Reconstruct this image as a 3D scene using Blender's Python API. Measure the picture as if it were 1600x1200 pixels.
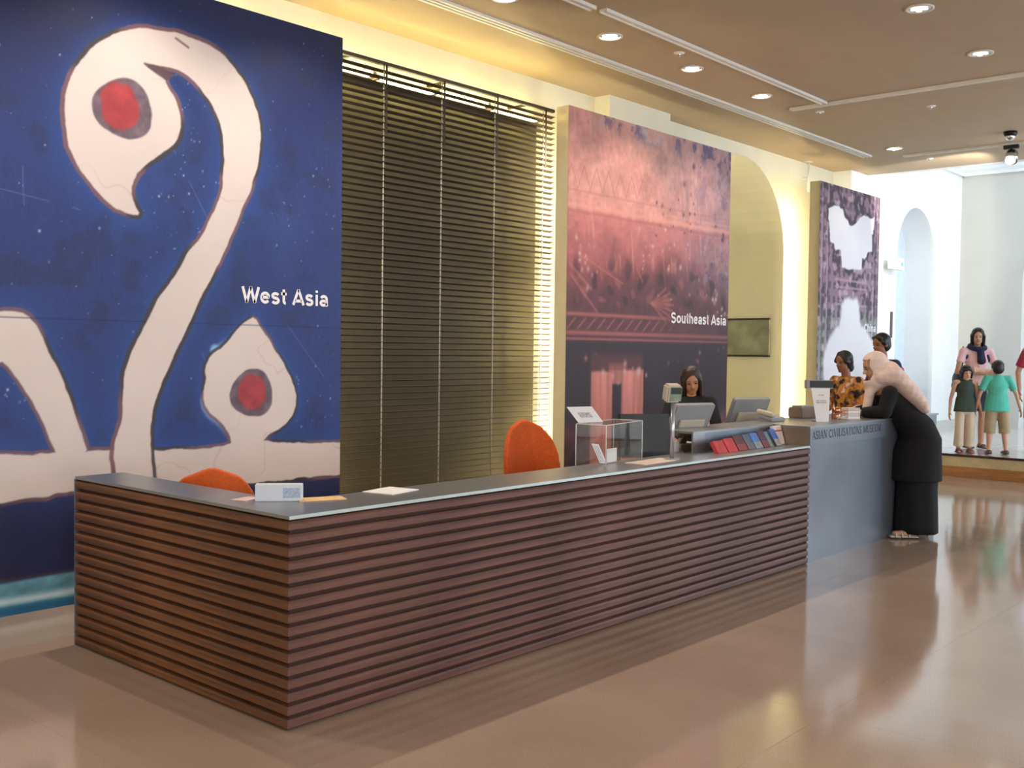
import bpy, bmesh, math, random
import numpy as np
from mathutils import Vector, Matrix, Quaternion

for _o in list(bpy.data.objects):
    bpy.data.objects.remove(_o)
SC = bpy.context.scene
COL = SC.collection
PI = math.pi
random.seed(7)

# ------------------------------------------------------------------ camera
# world: X runs along the long side of the reception desk (away from the camera), Y towards the
# panel wall, Z up, the near outer corner of the desk at the origin, metres
cd = bpy.data.cameras.new('camera')
cd.sensor_width = 36.0
cd.lens = 36.87
cam = bpy.data.objects.new('camera', cd)
COL.objects.link(cam)
_r = Vector((0.6607, -0.7505, 0.0123)); _u = Vector((0.0165, 0.0309, 0.9994)); _f = Vector((0.7504, 0.6602, -0.0335))
cam.matrix_world = Matrix(((_r.x, _u.x, -_f.x, -2.6233), (_r.y, _u.y, -_f.y, -3.5248), (_r.z, _u.z, -_f.z, 1.6), (0, 0, 0, 1)))
cd.clip_start = 0.05
cd.clip_end = 200
SC.camera = cam

# ------------------------------------------------------------------ world, daylight, exposure
SC.view_settings.view_transform = 'Standard'
SC.view_settings.look = 'None'
SC.view_settings.exposure = 0.14
SC.view_settings.gamma = 1.0
SC.view_settings.use_curve_mapping = False
w = bpy.data.worlds.new('daylight')
SC.world = w
w.use_nodes = True
w.node_tree.nodes['Background'].inputs[0].default_value = (0.72, 0.86, 1.0, 1)
w.node_tree.nodes['Background'].inputs[1].default_value = 1.6


def area(name, loc, target, sx, sy, power, col):
    l = bpy.data.lights.new(name, 'AREA')
    l.shape = 'RECTANGLE'; l.size = sx; l.size_y = sy; l.energy = power; l.color = col
    o = bpy.data.objects.new(name, l); COL.objects.link(o)
    o.location = loc
    o.rotation_euler = (Vector(target) - Vector(loc)).to_track_quat('-Z', 'Y').to_euler()
    return o


# added general fill: each light stands in an unseen window of the right-hand wall
for _x, _p in ((-3.6, 165), (0.4, 112), (4.4, 45), (8.4, 30)):
    area('window_daylight', (_x, -6.62, 2.1), (_x, 0, 1.6), 1.7, 2.8, _p, (0.95, 0.95, 1.0))
area('window_daylight', (11.6, -6.62, 2.1), (11.2, -0.5, 0.0), 1.7, 2.8, 240, (0.62, 0.77, 1.0))  # added cool fill for the floor near the hall
# skylight of the high hall at the end
area('hall_skylight', (15.2, -1.2, 6.2), (15.2, -0.9, 0), 3.6, 5.5, 170, (0.80, 0.90, 1.0))
area('hall_window_daylight', (15.2, -6.5, 3.0), (15.2, 0, 2.6), 3.2, 3.4, 190, (0.80, 0.90, 1.0))


# ------------------------------------------------------------------ helpers
def lin(c):
    return tuple((v / 12.92 if v <= 0.04045 else ((v + 0.055) / 1.055) ** 2.4) for v in (x / 255.0 for x in c))


MATS = {}


def mat(name, rgb, rough=0.6, metal=0.0, var=0.06, scale=8.0, stretch=(1, 1, 1), bump=0.0, rgb2=None, emis=0.0, ecol=None,
        trans=0.0, alpha=1.0, spec=None, coat=0.0, bscale=None, sheen=0.0):
    if name in MATS:
        return MATS[name]
    m = bpy.data.materials.new(name)
    m.use_nodes = True
    nt = m.node_tree
    b = nt.nodes['Principled BSDF']
    tc = nt.nodes.new('ShaderNodeTexCoord')
    mp = nt.nodes.new('ShaderNodeMapping'); mp.inputs['Scale'].default_value = stretch
    nt.links.new(tc.outputs['Object'], mp.inputs[0])
    nz = nt.nodes.new('ShaderNodeTexNoise'); nz.inputs['Scale'].default_value = scale; nz.inputs['Detail'].default_value = 4
    nt.links.new(mp.outputs[0], nz.inputs['Vector'])
    c1 = lin(rgb)
    c2 = lin(rgb2) if rgb2 else tuple(max(0, v * (1 - 2.5 * var)) for v in c1)
    if not rgb2:
        c1 = tuple(min(1, v * (1 + var)) for v in c1)
    rp = nt.nodes.new('ShaderNodeValToRGB')
    rp.color_ramp.elements[0].position = 0.32; rp.color_ramp.elements[1].position = 0.68
    rp.color_ramp.elements[0].color = (*c2, 1); rp.color_ramp.elements[1].color = (*c1, 1)
    nt.links.new(nz.outputs['Fac'], rp.inputs[0])
    nt.links.new(rp.outputs[0], b.inputs['Base Color'])
    b.inputs['Roughness'].default_value = rough
    b.inputs['Metallic'].default_value = metal
    if spec is not None:
        b.inputs['Specular IOR Level'].default_value = spec
    if trans:
        b.inputs['Transmission Weight'].default_value = trans
    if alpha < 1:
        b.inputs['Alpha'].default_value = alpha
    if coat:
        b.inputs['Coat Weight'].default_value = coat
    if emis:
        b.inputs['Emission Color'].default_value = (*(ecol or c1), 1)
        b.inputs['Emission Strength'].default_value = emis
    if bump:
        n2 = nt.nodes.new('ShaderNodeTexNoise'); n2.inputs['Scale'].default_value = bscale or scale * 6
        nt.links.new(mp.outputs[0], n2.inputs['Vector'])
        bp = nt.nodes.new('ShaderNodeBump'); bp.inputs['Strength'].default_value = bump; bp.inputs['Distance'].default_value = 0.01
        nt.links.new(n2.outputs['Fac'], bp.inputs['Height']); nt.links.new(bp.outputs[0], b.inputs['Normal'])
    MATS[name] = m
    return m


def tag(o, label=None, cat=None, group=None, kind=None):
    if label: o['label'] = label
    if cat: o['category'] = cat
    if group: o['group'] = group
    if kind: o['kind'] = kind
    return o


def empty(name, loc=(0, 0, 0), rz=0.0, label=None, cat=None, group=None):
    o = bpy.data.objects.new(name, None); COL.objects.link(o)
    o.location = loc; o.rotation_euler = (0, 0, rz); o.empty_display_size = 0.1
    return tag(o, label, cat, group)


def link(name, me, m, parent=None, loc=None, rz=None):
    o = bpy.data.objects.new(name, me); COL.objects.link(o)
    if m is not None:
        me.materials.clear(); me.materials.append(m)
    if parent: o.parent = parent
    if loc: o.location = loc
    if rz: o.rotation_euler = (0, 0, rz)
    return o


def fin(name, bm, m, parent=None, smooth=False, loc=None, rz=None):
    bmesh.ops.recalc_face_normals(bm, faces=bm.faces)
    me = bpy.data.meshes.new(name); bm.to_mesh(me); bm.free()
    if smooth:
        for p in me.polygons: p.use_smooth = True
    return link(name, me, m, parent, loc, rz)


def bbox(bm, x0, x1, y0, y1, z0, z1, bev=0.0, mtx=None):
    r = bmesh.ops.create_cube(bm, size=1.0)
    vs = r['verts']
    for v in vs:
        v.co = Vector(((x0 + x1) / 2 + v.co.x * (x1 - x0), (y0 + y1) / 2 + v.co.y * (y1 - y0), (z0 + z1) / 2 + v.co.z * (z1 - z0)))
    if bev:
        es = list({e for v in vs for e in v.link_edges})
        g = bmesh.ops.bevel(bm, geom=es, offset=bev, segments=2, affect='EDGES')
        vs = list({v for f in g['faces'] for v in f.verts} | {v for v in vs if v.is_valid})
    if mtx is not None:
        for v in vs: v.co = mtx @ v.co
    return vs


def box(name, x0, x1, y0, y1, z0, z1, m, parent=None, bev=0.0, mtx=None):
    bm = bmesh.new(); bbox(bm, x0, x1, y0, y1, z0, z1, bev, mtx)
    return fin(name, bm, m, parent)


def frame_of(d, side=None):
    d = Vector(d).normalized()
    s = Vector(side) if side is not None else (Vector((0, 0, 1)) if abs(d.z) < 0.9 else Vector((0, 1, 0)))
    s = s - d * s.dot(d)
    if s.length < 1e-4:
        s = d.orthogonal()
    s.normalize()
    return s, d.cross(s)


def rings(bm, rs, n=16, cap0=True, cap1=True):
    """rs: list of (centre, vecA, vecB); lofts an elliptical tube"""
    loops = []
    for c, a, b in rs:
        c = Vector(c); a = Vector(a); b = Vector(b)
        loops.append([bm.verts.new(c + a * math.cos(2 * PI * k / n) + b * math.sin(2 * PI * k / n)) for k in range(n)])
    for i in range(len(loops) - 1):
        A, B = loops[i], loops[i + 1]
        for k in range(n):
            bm.faces.new((A[k], A[(k + 1) % n], B[(k + 1) % n], B[k]))
    if cap0: bm.faces.new(loops[0])
    if cap1: bm.faces.new(loops[-1])


def caps(bm, A, B, ra, rb, k=1.0, side=None, n=14, c0=True, c1=True):
    """tapered capsule; the side axis is scaled by k; c0/c1 False gives a flat end"""
    A = Vector(A); B = Vector(B)
    d = (B - A)
    L = d.length
    d = d / L if L > 1e-6 else Vector((0, 0, 1))
    s, t = frame_of(d, side)
    rs = []
    if c0:
        for a in (1.45, 1.1, 0.75, 0.4):
            rs.append((A - d * ra * math.sin(a), s * ra * k * math.cos(a), t * ra * math.cos(a)))
    rs.append((A, s * ra * k, t * ra)); rs.append((B, s * rb * k, t * rb))
    if c1:
        for a in (0.4, 0.75, 1.1, 1.45):
            rs.append((B + d * rb * math.sin(a), s * rb * k * math.cos(a), t * rb * math.cos(a)))
    rings(bm, rs, n)


def ell(bm, c, r, M=None, seg=16, rg=10):
    res = bmesh.ops.create_uvsphere(bm, u_segments=seg, v_segments=rg, radius=1.0)
    for v in res['verts']:
        p = Vector((v.co.x * r[0], v.co.y * r[1], v.co.z * r[2]))
        v.co = Vector(c) + (M @ p if M is not None else p)


def cyl(bm, A, B, r, n=16, r2=None):
    A = Vector(A); B = Vector(B)
    s, t = frame_of(B - A)
    r2 = r if r2 is None else r2
    rings(bm, [(A, s * r, t * r), (B, s * r2, t * r2)], n)


def tube(name, A, B, r, m, parent=None, n=16, r2=None):
    bm = bmesh.new(); cyl(bm, A, B, r, n, r2)
    o = fin(name, bm, m, parent)
    for p in o.data.polygons:
        p.use_smooth = len(p.vertices) == 4
    return o


def lathe(bm, prof, c=(0, 0, 0), n=24):
    loops = []
    for r, z in prof:
        loops.append([bm.verts.new((c[0] + r * math.cos(2 * PI * k / n), c[1] + r * math.sin(2 * PI * k / n), c[2] + z)) for k in range(n)])
    for i in range(len(loops) - 1):
        for k in range(n):
            bm.faces.new((loops[i][k], loops[i][(k + 1) % n], loops[i + 1][(k + 1) % n], loops[i + 1][k]))


def remesh(name, bm, m, parent, voxel=0.009, smooth=4):
    """fuse all the shells in bm into one continuous surface"""
    bmesh.ops.recalc_face_normals(bm, faces=bm.faces)
    me = bpy.data.meshes.new(name); bm.to_mesh(me); bm.free()
    o = bpy.data.objects.new('tmp', me); COL.objects.link(o)
    md = o.modifiers.new('r', 'REMESH'); md.mode = 'VOXEL'; md.voxel_size = voxel; md.use_smooth_shade = True
    if smooth:
        sm = o.modifiers.new('s', 'SMOOTH'); sm.iterations = smooth; sm.factor = 0.5
    dg = bpy.context.evaluated_depsgraph_get()
    me2 = bpy.data.meshes.new_from_object(o.evaluated_get(dg))
    bpy.data.objects.remove(o); bpy.data.meshes.remove(me)
    me2.name = name
    for p in me2.polygons: p.use_smooth = True
    return link(name, me2, m, parent)


def text_part(name, s, size, m, parent, mtx, bold=0.0, ext=0.0005, spacing=1.0, xs=1.0, align='LEFT'):
    cu = bpy.data.curves.new(name, 'FONT'); cu.body = s; cu.size = size; cu.extrude = ext; cu.offset = bold
    cu.space_character = spacing; cu.align_x = align; cu.resolution_u = 3
    o = bpy.data.objects.new('tmp', cu); COL.objects.link(o)
    dg = bpy.context.evaluated_depsgraph_get()
    me = bpy.data.meshes.new_from_object(o.evaluated_get(dg))
    bpy.data.objects.remove(o)
    me.transform(mtx @ Matrix.Diagonal((xs, 1, 1, 1)))
    return link(name, me, m, parent)


def basis(o, x, y, z=None):
    x = Vector(x).normalized(); y = Vector(y).normalized(); z = x.cross(y) if z is None else Vector(z)
    o = Vector(o)
    return Matrix(((x.x, y.x, z.x, o.x), (x.y, y.y, z.y, o.y), (x.z, y.z, z.z, o.z), (0, 0, 0, 1)))


# ------------------------------------------------------------------ materials
M_wall = mat('wall_cream_paint', (226, 222, 200), 0.85, var=0.015, scale=3)
M_wallc = mat('wall_cool_white_paint', (228, 230, 228), 0.85, var=0.012, scale=3)
M_far = mat('far_wall_stone_grey_paint', (196, 194, 186), 0.85, var=0.015, scale=2)
M_niche = mat('niche_khaki_paint', (205, 198, 160), 0.85, var=0.015, scale=3)
M_blindback = mat('dark_olive_screen', (82, 75, 54), 0.8, var=0.05, scale=2)
M_ceil = mat('ceiling_paint', (176, 156, 128), 0.9, var=0.012, scale=4)
M_trim = mat('trim_white_metal', (222, 218, 208), 0.5, var=0.02)
M_steel = mat('brushed_steel', (150, 152, 152), 0.32, 0.75, var=0.05, scale=6, stretch=(1, 14, 14), bump=0.02)
M_steelp = mat('grey_metal_cladding', (126, 134, 143), 0.32, 0.55, var=0.05, scale=2.5, bump=0.02)
M_edge = mat('pale_steel_edge', (190, 205, 200), 0.3, 0.4, var=0.02)
M_dark = mat('dark_backing', (52, 36, 30), 0.9)
M_slat = mat('desk_slat_wood', (114, 73, 59), 0.5, var=0.2, scale=3.0, stretch=(0.5, 1.2, 12), bump=0.15, rgb2=(74, 47, 39), bscale=30)
M_slat2 = mat('desk_slat_wood_amber', (136, 86, 48), 0.5, var=0.2, scale=3.0, stretch=(1.2, 0.5, 12), bump=0.15, rgb2=(84, 52, 30), bscale=30)
M_blind = mat('blind_slat_brown', (62, 47, 38), 0.6, var=0.15, scale=3, stretch=(0.4, 1, 1))
M_cord = mat('cord_pale', (205, 200, 185), 0.7)
M_cordd = mat('cord_dark', (44, 32, 24), 0.8)
M_lamp = mat('tube_glow', (255, 240, 190), 0.5, emis=105.0, ecol=(1.0, 0.88, 0.58))
M_lamph = mat('tube_glow_soft', (255, 240, 190), 0.5, emis=42.0, ecol=(1.0, 0.85, 0.34))
M_bulb = mat('bulb_glow', (255, 250, 235), 0.5, emis=22.0, ecol=(1.0, 0.93, 0.8))
M_chrome = mat('chrome_reflector', (210, 210, 210), 0.15, 1.0, var=0.02)
M_black = mat('black_plastic', (22, 22, 25), 0.45, var=0.05)
M_blackm = mat('black_metal', (18, 18, 18), 0.4, 0.5)
M_white = mat('white_paper', (236, 232, 228), 0.8, var=0.02)
M_orange = mat('orange_fabric', (204, 88, 28), 0.9, var=0.06, scale=60, bump=0.1)
M_beigep = mat('beige_plastic', (198, 188, 170), 0.5, var=0.03)
M_greyp = mat('grey_plastic', (150, 150, 150), 0.45, var=0.03)
M_side = mat('panel_side_champagne', (196, 184, 156), 0.55, 0.1, var=0.02)
M_skin = mat('skin_tan', (196, 148, 120), 0.55, var=0.03)
M_skinb = mat('skin_brown', (140, 92, 66), 0.55, var=0.03)
M_hair = mat('hair_black', (20, 17, 17), 0.5, var=0.2, scale=40, stretch=(1, 1, 0.2))
M_hairb = mat('hair_brown', (56, 36, 26), 0.5, var=0.2, scale=40, stretch=(1, 1, 0.2))
M_eye = mat('eye_dark', (24, 16, 12), 0.2)
M_lip = mat('lip', (165, 88, 80), 0.5)


def glass_mat(name, col, rough=0.02, ior=1.45):
    m = bpy.data.materials.new(name); m.use_nodes = True
    nt = m.node_tree; nt.nodes.clear()
    out = nt.nodes.new('ShaderNodeOutputMaterial')
    mx = nt.nodes.new('ShaderNodeMixShader'); tr = nt.nodes.new('ShaderNodeBsdfTransparent'); gl = nt.nodes.new('ShaderNodeBsdfGlossy')
    lw = nt.nodes.new('ShaderNodeLayerWeight'); lw.inputs['Blend'].default_value = 0.5
    pw = nt.nodes.new('ShaderNodeMath'); pw.operation = 'POWER'; pw.inputs[1].default_value = 4.0
    nt.links.new(lw.outputs['Facing'], pw.inputs[0])
    fr = nt.nodes.new('ShaderNodeMapRange'); fr.inputs[3].default_value = 0.035; fr.inputs[4].default_value = 0.55
    nt.links.new(pw.outputs[0], fr.inputs[0])
    tr.inputs[0].default_value = (*col, 1); gl.inputs['Roughness'].default_value = rough
    nt.links.new(fr.outputs[0], mx.inputs[0]); nt.links.new(tr.outputs[0], mx.inputs[1]); nt.links.new(gl.outputs[0], mx.inputs[2])
    nt.links.new(mx.outputs[0], out.inputs[0])
    return m


M_acryl = glass_mat('clear_acrylic', (0.985, 0.99, 0.985))
M_glass = glass_mat('clear_glass', (0.96, 0.98, 0.98))


def floor_mat(name='floor_polished_stone', rough=0.1):
    m = bpy.data.materials.new(name); m.use_nodes = True
    nt = m.node_tree; b = nt.nodes['Principled BSDF']
    tc = nt.nodes.new('ShaderNodeTexCoord')
    geo = nt.nodes.new('ShaderNodeNewGeometry')
    oi = nt.nodes.new('ShaderNodeObjectInfo')
    n1 = nt.nodes.new('ShaderNodeTexNoise'); n1.inputs['Scale'].default_value = 1.1; n1.inputs['Detail'].default_value = 6
    n2 = nt.nodes.new('ShaderNodeTexNoise'); n2.inputs['Scale'].default_value = 130; n2.inputs['Detail'].default_value = 2
    nt.links.new(geo.outputs['Position'], n1.inputs['Vector']); nt.links.new(geo.outputs['Position'], n2.inputs['Vector'])
    r1 = nt.nodes.new('ShaderNodeValToRGB')
    r1.color_ramp.elements[0].position = 0.3; r1.color_ramp.elements[0].color = (*lin((156, 132, 112)), 1)
    r1.color_ramp.elements[1].position = 0.7; r1.color_ramp.elements[1].color = (*lin((174, 150, 131)), 1)
    nt.links.new(n1.outputs['Fac'], r1.inputs[0])
    mx = nt.nodes.new('ShaderNodeMix'); mx.data_type = 'RGBA'; mx.blend_type = 'OVERLAY'; mx.inputs[0].default_value = 0.22
    nt.links.new(r1.outputs[0], mx.inputs[6]); nt.links.new(n2.outputs['Fac'], mx.inputs[7])
    hs = nt.nodes.new('ShaderNodeHueSaturation')
    mr = nt.nodes.new('ShaderNodeMapRange'); mr.inputs[3].default_value = 0.98; mr.inputs[4].default_value = 1.02
    nt.links.new(oi.outputs['Random'], mr.inputs[0]); nt.links.new(mr.outputs[0], hs.inputs['Value'])
    nt.links.new(mx.outputs[2], hs.inputs['Color']); nt.links.new(hs.outputs[0], b.inputs['Base Color'])
    b.inputs['Roughness'].default_value = rough
    b.inputs['Specular IOR Level'].default_value = 0.75
    n3 = nt.nodes.new('ShaderNodeTexNoise'); n3.inputs['Scale'].default_value = 3.0
    nt.links.new(geo.outputs['Position'], n3.inputs['Vector'])
    bp = nt.nodes.new('ShaderNodeBump'); bp.inputs['Strength'].default_value = 0.03; bp.inputs['Distance'].default_value = 0.02
    nt.links.new(n3.outputs['Fac'], bp.inputs['Height']); nt.links.new(bp.outputs[0], b.inputs['Normal'])
    return m


M_floor = floor_mat()
M_grout = mat('grout', (120, 102, 82), 0.8)

# ------------------------------------------------------------------ room shell
S = 'structure'
ZC = 4.33            # low ceiling
YW = 3.38            # wall behind the panels
YH = 3.10            # same wall, thicker part in the high hall
XE = 12.5            # where the thick part begins
XC = 13.1            # edge of the low ceiling
XF = 17.35           # far wall
XL, YR = -6.0, -6.7  # wall behind the camera, right-hand wall

floor = tag(box('floor', XL, XF, YR, 4.6, -0.12, -0.004, M_grout), kind=S)
# stone tiles, each its own slab
TS = 1.2
tile_bm = bmesh.new(); bbox(tile_bm, 0.0004, TS - 0.0004, 0.0004, TS - 0.0004, -0.012, 0.0)
tile_me = bpy.data.meshes.new('tile'); tile_bm.to_mesh(tile_me); tile_bm.free(); tile_me.materials.append(M_floor)
ox, oy = -0.65, -0.35
for i in range(-5, 11):
    for j in range(-6, 4):
        x0, y0 = ox + i * TS, oy + j * TS
        if x0 < XL - TS or y0 < YR - TS or x0 > 11.6: continue
        if y0 > 3.3: continue
        t = bpy.data.objects.new('tile', tile_me); COL.objects.link(t); t.parent = floor
        sx = min(1.0, (11.6 - x0) / TS); sy = min(1.0, (3.38 - y0) / TS)
        t.location = (x0, y0, 0); t.scale = (sx, sy, 1)


def wall_openings(name, axis, pos, thick, u0, u1, z0, z1, holes, m):
    """wall slab with arched or square holes. axis 'x': wall runs along X at Y=pos..pos+thick; 'y': runs along Y at X=pos..pos+thick
    holes: (u0,u1,zb,zspring,arched)"""
    bm = bmesh.new()

    def P(u, w_, z):
        return (u, w_, z) if axis == 'x' else (w_, u, z)
    faces = []
    us = u0
    pieces = []
    for (a, b, zb, zs, arch) in sorted(holes):
        pieces.append([(us, z0), (a, z0), (a, z1), (us, z1)])
        if zb > z0: pieces.append([(a, z0), (b, z0), (b, zb), (a, zb)])
        if arch:
            r = (b - a) / 2; c = (a + b) / 2; n = 24
            pts = [(c - r * math.cos(PI * k / n), zs + r * math.sin(PI * k / n)) for k in range(n + 1)]
            for k in range(n):
                p, q = pts[k], pts[k + 1]
                pieces.append([p, q, (q[0], z1), (p[0], z1)])
            rim = [(a, zb)] + pts + [(b, zb)]
        else:
            pieces.append([(a, zs), (b, zs), (b, z1), (a, z1)])
            rim = [(a, zb), (a, zs), (b, zs), (b, zb)]
        for k in range(len(rim) - 1):
            p, q = rim[k], rim[k + 1]
            faces.append([P(p[0], pos, p[1]), P(q[0], pos, q[1]), P(q[0], pos + thick, q[1]), P(p[0], pos + thick, p[1])])
        if zb > z0: faces.append([P(a, pos, zb), P(b, pos, zb), P(b, pos + thick, zb), P(a, pos + thick, zb)])
        us = b
    pieces.append([(us, z0), (u1, z0), (u1, z1), (us, z1)])
    for pc in pieces:
        for w_ in (pos, pos + thick):
            faces.append([P(u, w_, z) for u, z in pc])
    for e in (u0, u1):
        faces.append([P(e, pos, z0), P(e, pos + thick, z0), P(e, pos + thick, z1), P(e, pos, z1)])
    for f in faces:
        bm.faces.new([bm.verts.new(p) for p in f])
    bmesh.ops.remove_doubles(bm, verts=bm.verts, dist=1e-5)
    return fin(name, bm, m)


wl = wall_openings('wall_left', 'x', YW, 1.15, XL, XE, 0, ZC, [(2.7, 5.62, 0, 3.885, False), (8.55, 10.95, 0, 2.98, True)], M_wall)
tag(wl, kind=S)
tag(box('wall_niche_behind_blind', 2.5, 5.8, YW + 0.06, YW + 0.16, 0, ZC, M_blindback), kind=S)
tag(box('wall_niche_arch', 8.3, 11.2, YW + 1.15, YW + 1.25, 0, ZC, M_niche), kind=S)
wl2 = wall_openings('wall_left_hall', 'x', YH, 0.52, XE, XF, 0, 6.4, [(14.33, 16.05, 0, 3.2, True)], M_wallc)
tag(wl2, kind=S)
# pilasters on the left wall
for nme, a, b in (('trim_1', 6.52, 7.7), ('trim_2', 0.5, 1.7)):
    tag(box(nme, a, b, YW - 0.2, YW, 0, ZC, M_wall), kind=S)
tag(wall_openings('wall_far', 'y', XF, 0.45, YR, YH + 0.6, 0, 6.4, [(-2.6, -0.9, 0.29, 3.0, True), (0.3, 2.02, 0.29, 2.95, True)], M_far), kind=S)
tag(box('wall_back', XL - 0.15, XL, YR, 4.6, 0, ZC, M_wall), kind=S)
tag(wall_openings('wall_right', 'x', YR - 0.3, 0.3, XL, XC, 0, ZC, [(x - 0.9, x + 0.9, 0.6, 3.5, False) for x in (-3.6, 0.4, 4.4, 8.4, 11.6)], M_wall), kind=S)
tag(wall_openings('wall_right_hall', 'x', YR - 0.3, 0.3, XC, XF, 0, 6.4, [(13.6, 16.8, 0.8, 4.8, False)], M_wallc), kind=S)
tag(box('ceiling', XL, XC, YR, 4.6, ZC, ZC + 0.25, M_ceil), kind=S)
tag(box('ceiling_hall_edge', XC, XC + 0.15, YR, 4.6, ZC, 6.4, M_wallc), kind=S)
tag(box('ceiling_hall', XC, XF + 0.4, YR, 4.6, 6.4, 6.5, M_wallc), kind=S)


def cornice(name, pts, m):
    """stepped moulding swept between two points; inward = offset direction"""
    bm = bmesh.new()
    (a, b, inn) = pts
    a = Vector(a); b = Vector(b); inn = Vector(inn)
    prof = [(0.0, 0.0), (0.05, 0.0), (0.05, 0.05), (0.09, 0.10), (0.09, 0.15), (0.16, 0.24), (0.2, 0.26), (0.2, 0.33), (0.0, 0.33)]
    A = [bm.verts.new(a + inn * p + Vector((0, 0, q))) for p, q in prof]
    B = [bm.verts.new(b + inn * p + Vector((0, 0, q))) for p, q in prof]
    for k in range(len(prof)):
        k2 = (k + 1) % len(prof)
        bm.faces.new((A[k], A[k2], B[k2], B[k]))
    bm.faces.new(A); bm.faces.new(B)
    return tag(fin(name, bm, m), kind=S)


cornice('trim_3', ((XC + 0.15, YH, 4.86), (XF, YH, 4.86), (0, -1, 0)), M_wallc)
cornice('trim_4', ((XF, YH, 4.86), (XF, YR, 4.86), (-1, 0, 0)), M_wallc)
tag(box('baseboard_left', XE, 14.33, YH - 0.02, YH, 0.29, 0.42, M_far), kind=S)
tag(box('baseboard_left_end', 16.05, XF, YH - 0.02, YH, 0.29, 0.42, M_far), kind=S)
tag(box('baseboard_far', XF - 0.02, XF, 2.02, YH - 0.02, 0.29, 0.42, M_far), kind=S)
# door leaf closing the arch in the hall
M_doorb = mat('door_pale_blue', (200, 212, 226), 0.5, var=0.02)
tag(box('door_1', 14.2, 16.2, YH + 0.5, YH + 0.56, 0.29, 4.3, M_doorb), kind=S)

# raised platform at the end of the hall
M_plat = mat('platform_floor_polished', (196, 188, 184), 0.12, var=0.03)
M_nose = mat('platform_nosing_dark', (62, 34, 30), 0.4)
M_riser = mat('platform_riser_cream', (206, 190, 150), 0.6)
M_riserw = mat('platform_step_timber', (176, 122, 70), 0.5, var=0.1, stretch=(6, 0.6, 6))
pf = empty('platform', (11.6, 0, 0), 0)
tag(pf, 'raised polished platform with dark nosing in the bright hall beyond the desk', 'platform')


def pbox(n, x0, x1, y0, y1, z0, z1, m, bev=0):
    return box(n, x0 - 11.6, x1 - 11.6, y0, y1, z0, z1, m, pf, bev)


pbox('platform_deck', 11.63, XF - 0.01, YR + 0.01, 2.25, 0.0, 0.29, M_plat)
pbox('platform_deck', 12.72, XF - 0.01, 2.25, YH - 0.01, 0.0, 0.29, M_plat)
pbox('nosing', 11.58, 11.63, YR + 0.01, 2.25, 0.262, 0.292, M_nose, 0.004)
pbox('riser', 11.6, 11.629, YR + 0.01, 2.25, 0.13, 0.262, M_riser)
pbox('bottom_step', 11.55, 11.629, YR + 0.01, 2.25, 0.0, 0.13, M_riserw, 0.004)

# windows in the right-hand wall and at the far end
M_frame = mat('window_frame_white', (215, 215, 212), 0.5)


def window(name, axis, pos, u0, u1, z0, z1, nu, nz, arch=0.0):
    r = empty(name, (0, 0, 0)); r['kind'] = S
    def B(n, a, b, c, d, t=0.03, m=M_frame):
        if axis == 'x': return box(n, a, b, pos - t, pos + t, c, d, m, r)
        return box(n, pos - t, pos + t, a, b, c, d, m, r)
    B('window_frame', u0, u0 + 0.05, z0, z1); B('window_frame', u1 - 0.05, u1, z0, z1)
    B('window_frame', u0 + 0.05, u1 - 0.05, z0, z0 + 0.05); B('window_frame', u0 + 0.05, u1 - 0.05, z1 - 0.05, z1)
    for k in range(1, nu): u = u0 + (u1 - u0) * k / nu; B('mullion', u - 0.015, u + 0.015, z0 + 0.05, z1 - 0.05, 0.02)
    for k in range(1, nz): z = z0 + (z1 - z0) * k / nz; B('glazing_bar', u0 + 0.05, u1 - 0.05, z - 0.012, z + 0.012, 0.018)
    B('pane', u0 + 0.05, u1 - 0.05, z0 + 0.05, z1 - 0.05, 0.003, M_glass)


for k, x in enumerate((-3.6, 0.4, 4.4, 8.4)):
    window('window_%d' % (k + 1), 'x', YR - 0.2, x - 0.9, x + 0.9, 0.6, 3.5, 2, 3)  # unseen windows, made to hold the fill lights
window('window_8', 'x', YR - 0.2, 10.7, 12.5, 0.6, 3.5, 2, 3)  # unseen window, added for the cool fill on the floor
window('window_5', 'x', YR - 0.2, 13.6, 16.8, 0.8, 4.8, 3, 3)
window('window_6', 'y', XF + 0.35, 0.3, 2.02, 0.29, 2.95, 2, 3)
window('window_7', 'y', XF + 0.35, -2.6, -0.9, 0.29, 2.95, 2, 3)

# ------------------------------------------------------------------ ceiling fittings
tracks = [(XL + 0.2, 4.12, 1.6, 'x', 'white ceiling track in line with the desk, nearer length ending at a small gap'),
          (4.2, 8.24, 1.56, 'x', 'long white ceiling track over the desk, running from the gap to the cross track'),
          (-6.4, 1.98, 8.3, 'y', 'white cross track on the ceiling meeting the long track over the desk'),
          (-6.4, 2.05, 11.8, 'y', 'furthest white cross track on the ceiling, near the hall opening')]
for a, b, p, ax, lab in tracks:
    t = empty('ceiling_track', (0, 0, ZC)); tag(t, lab, 'ceiling track', 'white lighting tracks on the ceiling')
    for off, h, n in ((0, 0.018, 'rail'), (-0.03, 0.026, 'lip'), (0.03, 0.026, 'lip')):
        wd = 0.022 if n == 'rail' else 0.008
        if ax == 'x': box(n, a, b, p + off - wd, p + off + wd, -h, 0, M_trim, t)
        else: box(n, p + off - wd, p + off + wd, a, b, -h, 0, M_trim, t)
t = empty('slot_diffuser', (0, 0, ZC)); tag(t, 'long triple-line white slot air diffuser in the ceiling in front of the panels', 'air diffuser')
for off in (-0.05, 0.0, 0.05):
    box('blade', XL + 0.2, 11.54, 2.45 + off - 0.014, 2.45 + off + 0.014, -0.022, 0, M_trim, t)
box('slot_back', XL + 0.2, 11.54, 2.39, 2.51, -0.004, -0.0005, mat('slot_shadow', (120, 110, 95), 0.8), t)

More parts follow.
